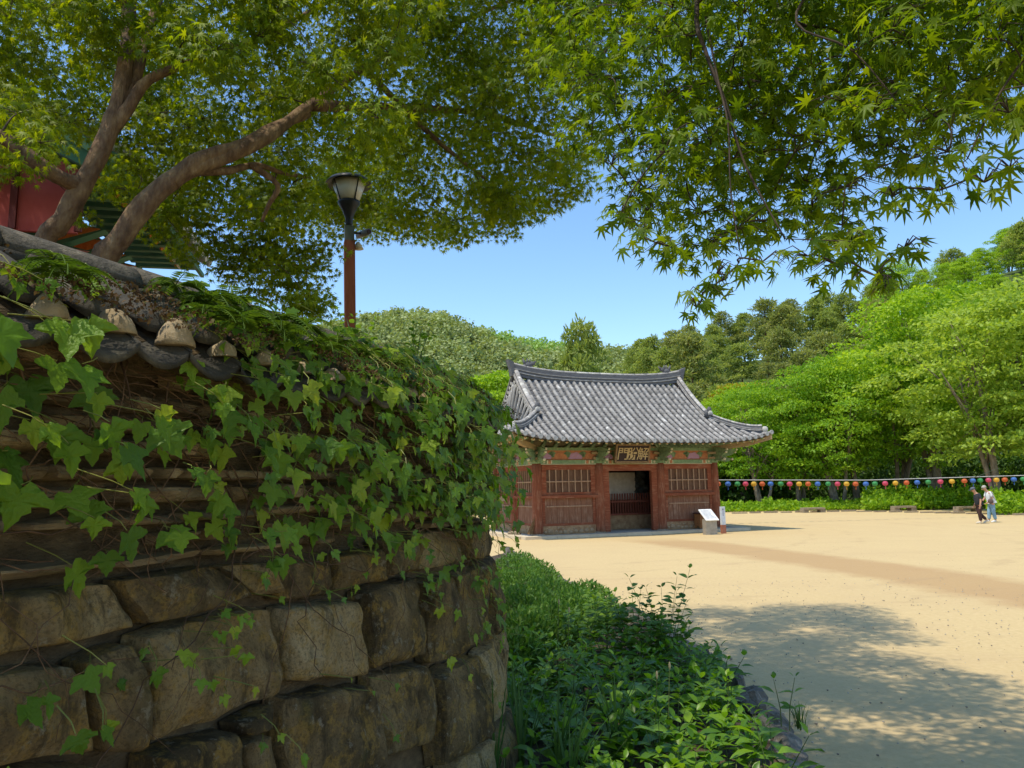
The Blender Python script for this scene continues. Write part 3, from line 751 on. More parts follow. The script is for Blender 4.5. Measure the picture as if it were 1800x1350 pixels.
# soffit, eave boards and rafters
gx = np.linspace(-EX+.05, EX-.05, 49); gy = np.linspace(-EY+.05, EY-.05, 35)
V = [(x, y, rz_(x, y)-.10 if abs(x) > HX-.3 or abs(y) > HY-.3 else rz_(max(-HX+.3, min(HX-.3, x)), math.copysign(HY-.3, y))-.10) for y in gy for x in gx]
Fq = [(j*49+i, (j+1)*49+i, (j+1)*49+i+1, j*49+i+1) for j in range(34) for i in range(48) if True]
G('soffit', MB().add(V, Fq), surf('soffit_board', [(.3, (.22, .17, .09)), (.7, (.36, .28, .15))], 9))
def edge_pts(off, dz):
    P = []
    for i in range(41): x = -EX+off+(2*EX-2*off)*i/40; P.append(Vector((x, -EY+off, rz_(x, EY-off)+dz)))
    return P
for off, dz, mm in ((.05, -.02, M_ochre), (.62, -.14, M_cream)):
    for ax in range(4):
        pts = []
        for i in range(41):
            q = -1+2*i/40
            if ax < 2: x = q*(EX-off); y = (-1 if ax == 0 else 1)*(EY-off)
            else: x = (-1 if ax == 2 else 1)*(EX-off); y = q*(EY-off)
            pts.append(Vector((x, y, rz_(x, y)+dz)))
        r = Vector((0, 1, 0)) if ax < 2 else Vector((1, 0, 0))
        G('eave_board', MB().sweep([(-.03, -.03), (.03, -.03), (.03, .03), (-.03, .03)], pts, [r]*41, [Vector((0, 0, 1))]*41), mm)
def rafter(p_in, p_out, r, endmat, sq=False):
    o = G('rafter', MB().tube([p_in, p_out], r, 4 if sq else 9), M_green if not sq else M_ochre, None, not sq)
    d = (p_out-p_in).normalized()
    G('rafter_end', MB().tube([p_out+d*.002, p_out+d*.014], r*.8, 4 if sq else 9), endmat, o)
    if not sq: G('rafter_eye', MB().tube([p_out+d*.015, p_out+d*.024], r*.4, 8), M_orange, o)
for ax in range(4):
    Lh = EX if ax < 2 else EY; n = int(2*Lh/.37)
    for i in range(n+1):
        q = -1+2*i/n; inner = (HX if ax < 2 else HY)
        u = q*(Lh-.35); ui = max(-inner+.2, min(inner-.2, u*.86 if abs(u) > inner-.5 else u))
        def pt(u, off, dz):
            if ax < 2: x, y = u, (-1 if ax == 0 else 1)*(EY-off)
            else: x, y = (-1 if ax == 2 else 1)*(EX-off), u
            return Vector((x, y, rz_(x, y)+dz))
        def pin(u, dz):
            if ax < 2: x, y = u, (-1 if ax == 0 else 1)*(HY+.02)
            else: x, y = (-1 if ax == 2 else 1)*(HX+.02), u
            return Vector((x, y, rz_(x, y)+dz))
        if ax in (1,) and i % 2: continue
        rafter(pin(ui, -.30), pt(u*.97, .66, -.30), .075, M_cream)
        rafter(pt(u*.97, .95, -.17), pt(u, .16, -.14), .068, M_cream)
# hip rafters (corner beams)
for sx in (-1, 1):
    for sy in (-1, 1):
        a = Vector((sx*HX, sy*HY, 3.62)); b = Vector((sx*(EX-.02), sy*(EY-.02), rz_(EX, EY)-.14))
        m = a.lerp(b, .6)+Vector((0, 0, -.08)); s_ = Vector((-sy, sx, 0)).normalized() if True else None
        G('corner_beam', MB().sweep([(-.09, -.14), (.09, -.14), (.09, .08), (-.09, .08)], [a, m, b], [s_]*3, [Vector((0, 0, 1))]*3), M_ochre)
# ridges
def ridge(name, pts, side, w, h, capr, n=None):
    up = Vector((0, 0, 1)); sides = [side]*len(pts) if isinstance(side, Vector) else side
    o = G(name, MB().sweep([(-w, -.1), (w, -.1), (w*.8, h), (-w*.8, h)], pts, sides, [up]*len(pts)), M_ridge)
    for zz, ww in ((h*.18, w+.035), (h*.52, w+.02)):
        G('flat_course', MB().sweep([(-ww, zz-.02), (ww, zz-.02), (ww, zz+.02), (-ww, zz+.02)], pts, sides, [up]*len(pts)), M_tile, o)
    sec = [(capr*math.cos(math.pi*k/8), h+capr*.8*math.sin(math.pi*k/8)) for k in range(9)]
    # cap in separate tiles
    step = max(1, len(pts)//14)
    for i in range(0, len(pts)-1, step):
        seg = pts[i:i+step+1]
        if len(seg) > 1: G('cap_tile', MB().sweep(sec, seg, sides[i:i+step+1], [up]*len(seg)), M_tile if random.random() < .75 else M_mortar, o, True)
    return o
zr = ZE+RISE
RL = HX+.02
main = [Vector((x, 0, zr-.06+.30*abs(x/RL)**3.2)) for x in np.linspace(-RL, RL, 43)]
ridge('main_ridge', main, Vector((0, 1, 0)), .15, .40, .12)
for sx in (-1, 1):
    e = main[0 if sx < 0 else -1]
    G('ridge_end', MB().prism([(0, -.15), (.12*sx, -.12), (.17*sx, .2), (.30*sx, .62), (.02*sx, .50)], -.17, .17, T_(e)), M_ridge)
    for sy in (-1, 1):
        TB = 2.05                                  # where the verge ridge ends
        vp = []
        for i in range(15):
            t = EY-(EY-TB)*i/14; y = sy*(EY-t); x = sx*(XG-.02)
            vp.append(Vector((x, y, ZE+Fp(t)+.05+(.22*(1-i/14)**2))))
        ridge('verge_ridge', vp, Vector((1, 0, 0)), .12, .22, .11)
        tip = vp[-1]; G('dragon_tile', MB().blob((0, sy*.10, .12), (.15, .2, .2), 9, 7, .35, seed=3).blob((0, sy*.22, .30), (.12, .08, .14), 8, 6, .3, seed=5).blob((0, sy*.28, .05), (.10, .14, .07), 8, 6, .3, seed=6), M_ridge, None, True, T_(tip))
        G('tip_tile', MB().blob((0, 0, 0), (.13, .03, .13), 10, 6), M_mortar, None, True, T_(tip+Vector((0, sy*.3, .12))))
        hp = []
        t0 = EX-XG-.02
        for i in range(15):
            t = t0*(1-i/14)+.30*(i/14); x = sx*(EX-t); y = sy*(EY-t)
            hp.append(Vector((x, y, rz_(x, y)+.04+.10*(i/14)**2)))
        sd = Vector((-sy, sx, 0)).normalized()
        ridge('hip_ridge', hp, sd, .11, .20, .10)
        G('tip_tile', MB().blob((0, 0, 0), (.14, .14, .14), 10, 6, .2), M_mortar, None, True, T_(hp[-1]+Vector((sx*.08, sy*.08, .05))))
    # dragon ornament on the ridge
    ox = sx*(RL-.72); oz = zr-.06+.30*abs(ox/RL)**3.2+.47
    orn = MB()
    orn.blob((0, 0, .12), (.20, .10, .15), 9, 7, .3, seed=1).blob((-sx*.20, 0, .20), (.14, .08, .10), 8, 6, .3, seed=2)
    orn.prism([(-sx*.30, .16), (-sx*.42, .34), (-sx*.24, .28)], -.05, .05).prism([(0, .2), (sx*.02, .44), (sx*.10, .22)], -.04, .04)
    orn.prism([(sx*.08, .18), (sx*.26, .42), (sx*.20, .12)], -.05, .05).prism([(-sx*.12, .24), (-sx*.10, .42), (-sx*.02, .24)], -.04, .04)
    orn.blob((sx*.16, 0, .08), (.12, .09, .09), 8, 6, .3, seed=4)
    G('ridge_dragon', orn, M_ridge, None, True, T_((ox, 0, oz-.05)))
    # gable: red boards, bargeboards, verge tiles
    tg = EX-XG; zb = ZE+Fp(tg)-.05; yb = EY-tg; gw = sx*(XG-.16)
    for i in range(13):
        y0 = -yb+2*yb*i/13; y1 = -yb+2*yb*(i+1)/13; ym = (y0+y1)/2; zt = ZE+Fp(EY-abs(ym))-.12
        if zt > zb+.05: G('gable_board', MB().box(gw-.02, gw+.02, y0+.008, y1-.008, zb-.25, zt), M_red)
    for sy in (-1, 1):
        vp = [Vector((sx*(XG-.02), sy*(EY-t), ZE+Fp(t)-.16)) for t in np.linspace(tg+.1, EY, 9)]
        G('bargeboard', MB().sweep([(-.03, -.17), (.03, -.17), (.03, .14), (-.03, .14)], vp, [Vector((1, 0, 0))]*9, [Vector((0, 0, 1))]*9), M_darkwood)
        for i in range(10):
            t = tg+.25+(EY-tg-.35)*(i+.5)/10; p = Vector((sx*(XG-.05), sy*(EY-t), ZE+Fp(t)+.0))
            M = T_(p) @ Matrix.Rotation(-sx*rad(90), 4, 'Z') @ Matrix.Rotation(rad(-12), 4, 'X')
            M = M @ Matrix.Diagonal((.9, .55, .9, 1)) @ T_((0, -.12, 0))
            o = obj('verge_tile', TM, gate, M)
            G('verge_disc', MB().lathe([(.09, 0), (.09, .025)], 10), M_mortar, o, False, T_((0, .40, .03)) @ Matrix.Rotation(rad(-90), 4, 'X'))
    cp = [Vector((sx*(XG+.02), y, zb+.05)) for y in np.linspace(-yb, yb, 9)]
    ridge('gable_foot_ridge', [p+Vector((0, 0, .12*abs(p.y/yb)**2)) for p in cp], Vector((1, 0, 0)), .08, .10, .09)

# name board: dark panel, frame, gilt characters
pb = thing('name_board', 'dark name board with gilt Chinese characters hung under the gate eaves', 'sign', gate.matrix_basis @ Vector((-.14, -HY-.48, 3.06)), rad(20.8)); pb.scale = (.92, .92, .92)
TL_ = Matrix.Rotation(rad(14), 4, 'X')
MB().box(-.82, .82, -.03, .03, 0, .72).build('panel', M_black, pb, M=TL_)
fm = MB().box(-.90, -.82, -.07, .05, -.08, .80).box(.82, .90, -.07, .05, -.08, .80).box(-.82, .82, -.06, .05, -.09, 0).box(-.82, .82, -.06, .05, .72, .80)
fm.build('frame', surf('frame_wood', [(.3, (.16, .10, .05)), (.7, (.28, .19, .10))], 9), pb, M=TL_)
for ch, xx in (('門', -.52), ('脫', 0.0), ('解', .52)):
    cu = bpy.data.curves.new('character', 'FONT'); cu.body = ch; cu.size = .62; cu.extrude = .010; cu.offset = .003; cu.align_x = 'CENTER'; cu.shear = .08
    to = bpy.data.objects.new('tmp', cu); col.objects.link(to)
    dg = bpy.context.evaluated_depsgraph_get(); me = bpy.data.meshes.new_from_object(to.evaluated_get(dg)); bpy.data.objects.remove(to)
    me.materials.clear(); me.materials.append(M_gold)
    obj('character', me, pb, TL_ @ T_((xx, -.045, .12)) @ Matrix.Rotation(rad(90), 4, 'X'))
hk = MB().box(-.72, -.68, -.02, .5, -.06, -.02).box(.68, .72, -.02, .5, -.06, -.02); hk.build('hanger', M_ochre, pb)

# things by the gate
def loc(px, py): return gnd(px, py)
p = gate.matrix_basis @ Vector((2.95, -HY-1.55, 0)); p = gnd(1249, 940)
s = thing('information_stand', 'grey metal information stand with slanted white panel before the gate', 'sign', (p.x, p.y, 0), rad(22))
sg = thing
M_steel = flat('stand_metal', (.36, .32, .26), .5, .3); M_white = flat('white_panel', (.74, .75, .74), .5); M_print = flat('print', (.16, .17, .19), .7)
MB().box(-.27, .27, -.10, .14, 0, .62).build('pedestal', M_steel, s)
PM = T_((0, -.08, .66)) @ Matrix.Rotation(rad(38), 4, 'X') @ Matrix.Rotation(0, 4, 'Z')
bd = MB().box(-.31, .31, -.04, .62, -.02, .02).build('panel', M_white, s, M=T_((0, -.16, .60)) @ Matrix.Rotation(rad(40), 4, 'X'))
ln = MB()
for i in range(7):
    y = .08+i*.072; ln.box(-.26, .24-random.uniform(0, .2), y, y+.018, .0205, .023)
ln.build('printed_lines', M_print, bd)
p = gnd(1272, 938)
s = thing('marker_post', 'slim marker post with white upper face and rust red foot beside the gate', 'sign', (p.x, p.y, 0), rad(22))
MB().box(-.10, .10, -.06, .06, 0, .36).build('foot', flat('rust_red', (.36, .14, .085), .7), s)
MB().box(-.095, .095, -.055, .055, .36, 1.10).build('shaft', flat('pale_blue_white', (.60, .64, .68), .5), s)
gl = MB(); 
for i in range(6): gl.box(-.03+random.uniform(-.004, .004), .0, -.060, -.0562, .72+i*.035, .742+i*.035)
gl.box(-.045, .015, -.060, -.0562, .95, 1.02).build('lettering', flat('violet_print', (.22, .18, .30)), s)
p = gate.matrix_basis @ Vector((3.35, -HY-.42, PZ))
s = thing('wooden_box', 'small brown wooden box on legs against the gate bay behind the information stand', 'box', p, rad(20.8))
M_boxw = m_wood('box_wood', (.20, .08, .03), (.33, .15, .05), (.4, .22, .09), 0, False, .3)
MB().box(-.32, .32, -.22, .22, .10, .62).build('body', M_boxw, s); MB().box(-.36, .36, -.26, .26, .62, .68).build('lid', M_darkwood, s)
for a in (-.28, .28):
    for b in (-.18, .18): MB().box(a-.03, a+.03, b-.03, b+.03, 0, .10).build('leg', M_boxw, s)
MB().box(-.12, .22, -.23, -.221, .22, .34).build('paper_label', M_cream, s)
p = gate.matrix_basis @ Vector((-HX-.35, -HY-.10, PZ))
s = thing('straw_broom', 'straw broom leaning against the gate corner column facing the ivy wall', 'broom', p, rad(20.8))
br = MB(); random.seed(4)
for i in range(60):
    a = random.uniform(-1, 1); b_ = random.uniform(-.5, .5); br.tube([(.20+a*.02, b_*.03, .72), (.04+a*.13-.08, b_*.12, .02+abs(a)*.03)], [.006, .004], 3)
br.build('bristles', surf('straw', [(.3, (.22, .12, .05)), (.7, (.36, .22, .10))], 12), s); MB().tube([(.18, 0, .66), (.30, .10, 1.35)], .016, 7).build('handle', M_lattice, s, True)
p = gnd(903, 944)
s = thing('loose_stone', 'pale loose stone block lying by the platform corner near the straw broom', 'stone', (p.x, p.y, 0), .4)
MB().blob((0, 0, .10), (.28, .2, .14), 8, 6, .5, seed=2).build('block', M_granite, s)
p = at(884, 874, 33.0)
s = thing('notice_plate', 'small pale notice plate on a post beside the gate side wall', 'sign', (p.x, p.y, 0), .3)
MB().box(-.02, .02, -.02, .02, 0, p.z).build('post', M_steel, s); MB().box(-.16, .16, -.035, -.021, p.z-.16, p.z+.04).build('plate', M_cream, s)
# ================================================================= the ivy covered wall
PHI = rad(21); WD = 2.1; S0 = 4.62; WR = .85; TURN = rad(62); SA = WR*TURN
U = Vector((math.sin(PHI), math.cos(PHI), 0)); NO = Vector((math.cos(PHI), -math.sin(PHI), 0))   # along, outwards
def wpath(s):
    p0 = -NO*WD
    if s <= S0: return p0+U*s, NO, U
    c = p0+U*S0-NO*WR
    a = min(s-S0, SA)/WR
    n = Vector((math.cos(PHI-a), -math.sin(PHI-a), 0)); u = Vector((math.sin(PHI-a), math.cos(PHI-a), 0))
    p = c+n*WR
    if s > S0+SA: p = p+u*(s-S0-SA)
    return p, n, u
def W(s, z, off=0.0):
    p, n, u = wpath(s); q = p+n*(off+.09*max(0, 1.8-z)); return Vector((q.x, q.y, z))
def pxw(px, py, off=.06):
    r = ray(px, py); d = (-WD+off)/(NO.x*r.x+NO.y*r.y); P = Vector((0, 0, CAMZ))+r*d
    return U.x*P.x+U.y*P.y, P.z

def m_stone():
    m, t, bs, out = nodes('wall_stone')
    v = coords(t, (1, 1, .55), True); v2 = coords(t, (1, 1, 1), True)
    a = noise(t, v, 2.6, 8, .65); b = noise(t, v2, 9, 12, .75); g = noise(t, v2, 45, 8, .75)
    st = noise(t, coords(t, (5, 5, 1.3), True), 2.2, 10, .72)
    f = math_(t, 'ADD', math_(t, 'MULTIPLY', a, .7), math_(t, 'MULTIPLY', math_(t, 'SUBTRACT', rnd(t), .12), .22))
    c = ramp(t, f, [(.30, (.13, .095, .05)), (.40, (.34, .24, .12)), (.50, (.58, .42, .21)), (.62, (.74, .59, .35))])
    c = mix(t, math_(t, 'MULTIPLY', ramp(t, b, [(.5, (0, 0, 0)), (.58, (1, 1, 1))]), .65), c, (.60, .38, .10))        # ochre lichen
    c = mix(t, math_(t, 'MULTIPLY', ramp(t, st, [(.53, (0, 0, 0)), (.60, (1, 1, 1))]), .6), c, (.055, .047, .035))     # dark streaks
    c = mix(t, math_(t, 'MULTIPLY', ramp(t, noise(t, v2, 16, 8, .7), [(.58, (0, 0, 0)), (.64, (1, 1, 1))]), .6), c, (.52, .46, .34))
    c = mix(t, math_(t, 'MULTIPLY', ramp(t, noise(t, v2, 5, 6, .6), [(.58, (0, 0, 0)), (.74, (1, 1, 1))]), .5), c, (.10, .13, .04))  # moss
    c = mix(t, math_(t, 'MULTIPLY', ramp(t, noise(t, v2, 70, 8, .75), [(.42, (1, 1, 1)), (.50, (0, 0, 0))]), .45), c, (.08, .062, .04))
    t.links.new(c, bs.inputs['Base Color']); bs.inputs['Roughness'].default_value = .95; bs.inputs['Specular IOR Level'].default_value = .15
    h = math_(t, 'ADD', math_(t, 'ADD', b, math_(t, 'MULTIPLY', st, .8)), math_(t, 'MULTIPLY', g, .5))
    bumpy(t, bs, h, 1.0, .09); return m
M_wstone = m_stone()
M_mud = surf('wall_mud', [(.3, (.07, .05, .03)), (.55, (.16, .115, .065)), (.75, (.30, .21, .11))], 7, .97, 1.0, 30, .03, (1, 1, 2.2))
M_flat = surf('flat_stone', [(.25, (.14, .105, .065)), (.5, (.29, .21, .12)), (.75, (.42, .31, .17))], 7, .95, 1.0, 35, .02, (1, 1, 3), var=.35)
M_captile = surf('cap_tile', [(.3, (.03, .028, .023)), (.55, (.07, .062, .048)), (.75, (.16, .135, .09))], 9, .9, .7, 40, .012, var=.25)
M_plug = surf('plug_stone', [(.3, (.24, .18, .10)), (.55, (.36, .28, .17)), (.75, (.44, .36, .23))], 14, .95, .7, 60, .01, var=.15)
M_vine = surf('vine_bark', [(.3, (.07, .04, .024)), (.7, (.19, .11, .06))], 20, .9, .4, 60, .004, var=.4)
M_moss = leafmat('moss', [(0, (.05, .065, .012)), (1, (.14, .15, .03))], .2)

wall = thing('stone_wall', 'old boundary wall of rough stones with tiled cap, overgrown with ivy', 'wall', tuple(W(2, 0)))
# core
sec = [(-.02, 0), (-.03, 1.72), (-.06, 1.78), (-.07, 2.50), (-.10, 2.62), (-.66, 2.62), (-.70, 2.4), (-.74, 0)]
ss = list(np.arange(-6, S0, .5))+list(np.linspace(S0, S0+SA, 12))+list(S0+SA+np.arange(.5, 11, .8))
core = MB()
for s in ss:
    for off, z in sec: core.v.append(W(s, z, off-.05))
n = len(sec)
for i in range(len(ss)-1):
    for k in range(n-1): core.f.append((i*n+k, (i+1)*n+k, (i+1)*n+k+1, i*n+k+1)); core.mi.append(0)
core.build('core', M_mud, wall, True, world=True)

def rock(c4, dep, seed, n=14, m=None, gap=.004, back=-.06, rough=1.0, corner=.05):
    """stone filling the quad c4 (s,z: TL,TR,BR,BL) on the wall face"""
    m = m or n; b = MB(); sd = Vector((seed*3.1, seed*1.7, seed*.9))
    fr = random.Random(seed*13+5); pl = [(fr.uniform(-.9, .9), fr.uniform(-.9, .9), fr.uniform(.0, .035)) for _ in range(6)]
    cx = sum(c[0] for c in c4)/4; cz = sum(c[1] for c in c4)/4
    w = abs(c4[1][0]-c4[0][0]); h = abs(c4[0][1]-c4[3][1])
    for j in range(m+1):
        for i in range(n+1):
            a = -1+2*i/n; d = -1+2*j/m
            a = math.copysign(abs(a)**.7, a); d = math.copysign(abs(d)**.7, d)     # more rows near the rim
            aa = a*(1-corner*abs(d)**5); dd = d*(1-corner*abs(a)**5)
            u = (aa+1)/2; v = (dd+1)/2
            s = (c4[0][0]*(1-u)+c4[1][0]*u)*(1-v)+(c4[3][0]*(1-u)+c4[2][0]*u)*v
            z = (c4[0][1]*(1-u)+c4[1][1]*u)*(1-v)+(c4[3][1]*(1-u)+c4[2][1]*u)*v
            s += (cx-s)*gap*2/max(w, .05); z += (cz-z)*gap*2/max(h, .05)
            q = Vector((s, z*1.0, 0))
            s += rough*(.028*mnoise.noise(q*5+sd)+.012*mnoise.noise(q*14+sd))*min(1, w*2); z += rough*(.024*mnoise.noise(q*6+sd*2)+.010*mnoise.noise(q*15+sd))*min(1, h*2)
            e = max(abs(a), abs(d)); prof = max(0, 1-e**14)
            nn = .06*mnoise.noise(q*2.3+sd)+.035*mnoise.noise(q*6+sd)+.016*mnoise.noise(q*15+sd)
            rid = abs(mnoise.noise(Vector((s*9, z*2.2, seed))))
            fac = min(max(-.09, pz-.055*max(0, a*pa_x+d*pd_x-.15)) for pa_x, pd_x, pz in pl)*1.3*rough
            off = back+(dep-back)*prof**.35+fac*prof+(nn*rough-.035*rid*rough)*prof
            b.v.append(W(s, z, off))
    for j in range(m):
        for i in range(n):
            k = j*(n+1)+i; b.f.append((k, k+n+1, k+n+2, k+1)); b.mi.append(0)
    return b
QS = [  # stones read off the photograph: corners TL TR BR BL
 [(-70, 1052), (212, 1022), (252, 1106), (-60, 1172)], [(216, 1018), (400, 992), (456, 1046), (256, 1104)],
 [(404, 994), (484, 985), (496, 1046), (458, 1052)], [(487, 987), (592, 984), (594, 1046), (500, 1060)], [(596, 975), (678, 960), (668, 1022), (596, 1042)],
 [(681, 948), (741, 934), (738, 1000), (672, 1018)],
 [(248, 1112), (490, 1062), (494, 1222), (252, 1312)], [(498, 1066), (632, 1050), (634, 1188), (496, 1206)],
 [(638, 1040), (738, 1008), (736, 1150), (640, 1180)],
 [(-70, 1188), (132, 1165), (164, 1322), (-70, 1362)], [(140, 1164), (244, 1122), (248, 1318), (170, 1326)],
 [(252, 1322), (402, 1276), (412, 1420), (240, 1460)], [(405, 1270), (478, 1232), (470, 1278), (412, 1296)], [(414, 1302), (474, 1284), (470, 1420), (418, 1440)],
 [(482, 1222), (638, 1196), (646, 1352), (474, 1402)], [(644, 1188), (746, 1160), (752, 1302), (650, 1334)],
 [(-70, 1372), (164, 1332), (180, 1480), (-70, 1560)]]
QL = [[pxw(*c) for c in q] for q in QS]
seed = 1
for c4 in QL:
    rock(c4, random.Random(seed).uniform(.055, .115), seed, 24).build('stone', M_wstone, wall, False, world=True); seed += 1
# same coursing carried round the bend and out of view
sR = pxw(744, 1000)[0]
rs = random.Random(12)
def course(s0, s1, z0, z1, lo, hi, dep=(.05, .11), n=12, jog=.03):
    global seed
    s = s0; zl0, zl1 = z0, z1
    while s < s1:
        w = rs.uniform(lo, hi); e = min(s+w, s1)
        zr0 = z0+rs.uniform(-jog, jog); zr1 = z1+rs.uniform(-jog, jog); k = rs.uniform(-.03, .03)
        rock([(s, zl1), (e+k, zr1), (e, zr0), (s, zl0)], rs.uniform(*dep), seed, n).build('stone', M_wstone, wall, False, world=True)
        seed += 1; s = e+.012; zl0, zl1 = zr0, zr1
SE = S0+SA+2.6
course(sR, SE, 1.57, 1.80, .45, .75); course(sR, SE, 1.04, 1.55, .38, .62, n=18); course(sR, SE, .52, 1.02, .42, .7, n=18)
sB = pxw(650, 1340)[0]
course(sB, SE, .02, .50, .45, .75)
sL = pxw(-72, 1100)[0]
for z0, z1 in ((1.55, 1.80), (1.2, 1.53), (.75, 1.18)): course(-2.5, sL, z0, z1, .5, .8, n=8)
course(-2.5, sB, .02, .62, .5, .8, n=8)
course(sL, 2.0, .63, .92, .5, .8, n=8)
# thin flat stones in mud above
z = 1.80; k = 0
while z < 2.47:
    th = rs.uniform(.045, .085); s = -1.5+rs.uniform(-.3, 0)
    while s < S0+SA+1.6:
        w = rs.uniform(.16, .55) if rs.random() < .7 else rs.uniform(.08, .16); e = s+w
        near = s > 1.0
        if rs.random() < .9:
            t1 = rs.uniform(-.012, .012)
            rock([(s, z+th+t1), (e, z+th+rs.uniform(-.012, .012)), (e, z+rs.uniform(-.008, .008)), (s, z)], rs.uniform(-.03, .05), seed, 12 if near else 4, 5, .006, -.09, .8, .12).build('flat_stone', M_flat, wall, False, world=True)
        seed += 1; s = e+rs.uniform(.004, .03)
    z += th+rs.uniform(.006, .022)
# tiled cap
TS = .236
def capz(off): return 2.537+(.17-off)*.58
npan = int((S0+SA+1.4+1.2)/TS); pans = []
for i in range(npan):
    s0 = 1.476-13*TS+i*TS; b = MB(); nq = 9; dz = rs.uniform(-.012, .012)
    for off in (.17+rs.uniform(-.02, .02), -.06):
        for lay in (0, -.024):
            for q in range(nq):
                a = -1+2*q/(nq-1); b.v.append(W(s0+TS*.5+a*TS*.53, capz(off)+dz-.062*(1-a*a)+lay-.01, off))
    for q in range(nq-1):
        b.f += [(q, q+1, 2*nq+q+1, 2*nq+q), (nq+q, 3*nq+q, 3*nq+q+1, nq+q+1), (q, nq+q, nq+q+1, q+1)]; b.mi += [0, 0, 0]
    po = b.build('pan_tile', M_captile, wall, True, world=True)
    # plug stone sitting over the joint, and the cover tile running up to the ridge
    sj = s0+TS*1.0; pr = rs.uniform(.050, .066); c = W(sj, capz(.10)-.035, rs.uniform(.08, .10))
    p, nv, uv = wpath(sj)
    Mx = Matrix((uv, nv, Vector((0, 0, 1)))).transposed().to_4x4(); Mx.translation = c
    if rs.random() < (.9 if sj < 2.0 else .72):
        if sj > 2.0: pr *= .85
        pg = MB().blob((0, 0, 0), (pr, .065, pr*rs.uniform(1.35, 1.7)), 14, 12, .26, freq=1.5, seed=i)
        for v_ in pg.v: v_.z = max(v_.z, .012)
        pg.build('plug_stone', M_plug, wall, True, world=True, M=Mx)
    cv = MB(); pts = [W(sj, capz(o)-.005, o) for o in (.05, -.06, -.16, -.26)]
    secc = [(.082*math.cos(math.pi*q/8), .08*math.sin(math.pi*q/8)) for q in range(9)]
    cv.sweep(secc, pts, [uv]*4, [Vector((0, 0, 1))]*4).build('cover_tile', M_captile, wall, True, world=True)
# bedding under the cap and ridge courses
def wsweep(name, secp, s0, s1, mat, step=.12, smooth=True, parent=wall):
    L = list(np.arange(s0, s1-1e-6, step))+[s1]; b = MB(); m = len(secp)
    for s in L:
        for off, z in secp: b.v.append(W(s, z, off))
    for i in range(len(L)-1):
        for k in range(m): b.f.append((i*m+k, (i+1)*m+k, (i+1)*m+(k+1) % m, i*m+(k+1) % m)); b.mi.append(0)
    b.f.append(tuple(range(m))); b.mi.append(0); b.f.append(tuple((len(L)-1)*m+m-1-k for k in range(m))); b.mi.append(0)
    return b.build(name, mat, parent, smooth, world=True)
wsweep('cap_bedding', [(.02, 2.48), (.03, 2.57), (-.28, 2.76), (-.5, 2.76), (-.75, 2.5), (-.7, 2.44)], -2, S0+SA+6, M_mud, .2)
s = -1.6
while s < S0+SA+2:
    w = rs.uniform(.40, .50); d = rs.uniform(-.006, .006)
    wsweep('flat_course', [(-.185, 2.745+d), (-.185, 2.782+d), (-.52, 2.782+d), (-.52, 2.745+d)], s, s+w-.006, M_captile)
    wsweep('flat_course', [(-.215, 2.795+d), (-.215, 2.835+d), (-.49, 2.835+d), (-.49, 2.795+d)], s+.1, s+w+.09, M_captile)
    s += w
s = -1.45
while s < S0+SA+2:
    w = rs.uniform(.46, .56); d = rs.uniform(-.008, .008)
    rsx = [(-.345+.10*math.cos(math.pi*k/10), 2.845+d+.10*math.sin(math.pi*k/10)) for k in range(11)]
    wsweep('ridge_tile', rsx, s, s+w-.012, surf('ridge_stone', [(.3, (.045, .04, .032)), (.52, (.10, .088, .068)), (.64, (.17, .145, .105)), (.76, (.34, .31, .24))], 9, .94, 1.0, 45, .015) if 'ridge_stone' not in MATS else MATS['ridge_stone'])
    s += w
# raised ground inside the wall
b = MB(); L = [W(s, 0, -.55) for s in ss]
for p in L: b.v.append(Vector((p.x, p.y, 1.75))); b.v.append(Vector((p.x-26, p.y+(6 if p.y > 3 else 2), 1.75)))
for i in range(len(L)-1): b.f.append((2*i, 2*i+2, 2*i+3, 2*i+1)); b.mi.append(0)
tag(b.build('terrace', M_soil), kind='structure')

# ---------------------------------------------------------------- ivy
def ivy_leaf(var):
    """three lobed toothed leaf, base at origin, tip along +y, length 1"""
    half = [(0, .10), (.10, .0), (.22, -.08), (.34, -.03), (.40, .07), (.50, .10), (.52, .20), (.66, .30), (.70, .44), (.54, .42), (.42, .44), (.30, .47), (.30, .58), (.21, .68), (.19, .79), (.10, .87), (0, 1.06)]
    rr = random.Random(var)
    out = [(x*(1+rr.uniform(-.06, .06)), y+rr.uniform(-.02, .02)) for x, y in half[1:-1]]
    outl = [half[0]]+out+[half[-1]]+[(-x*(1+rr.uniform(-.08, .08)), y+rr.uniform(-.02, .02)) for x, y in reversed(out)]
    V = []; F = []
    mids = [(0, .10), (0, .35), (0, .62), (0, 1.02)]
    def zz(x, y): return .16*abs(x)**1.2*(1 if var % 2 else .6)-.22*(y-.3)**2*(.6+.3*(var % 3))+.03*math.sin(9*x+var)*math.cos(8*y)
    inner = [(x*.5, .35+(y-.35)*.55) for x, y in outl]
    V = [(x, y, zz(x, y)) for x, y in outl]+[(x, y, zz(x, y)-.015*(abs(x) < .02)) for x, y in inner]+[(0, .35, zz(0, .35)-.02)]
    n = len(outl)
    for i in range(n):
        j = (i+1) % n; F += [(i, j, n+j), (i, n+j, n+i), (n+i, n+j, 2*n)]
    return np.array(V), np.array(F)
M_ivy = leafmat('ivy_leaf', [(0, (.08, .19, .012)), (.45, (.17, .34, .016)), (.8, (.28, .46, .02)), (1, (.44, .54, .03))], .5, rough=.42, spec=.4, vein=True, vary=1.0)
IV = [ivy_leaf(k) for k in range(5)]; IVM = [npmesh('leaf', v, f, M_ivy, True) for v, f in IV]
ivy = thing('ivy', 'climbing ivy with large lobed green leaves hanging over the stone wall', 'ivy', tuple(W(3, 0, .15)))
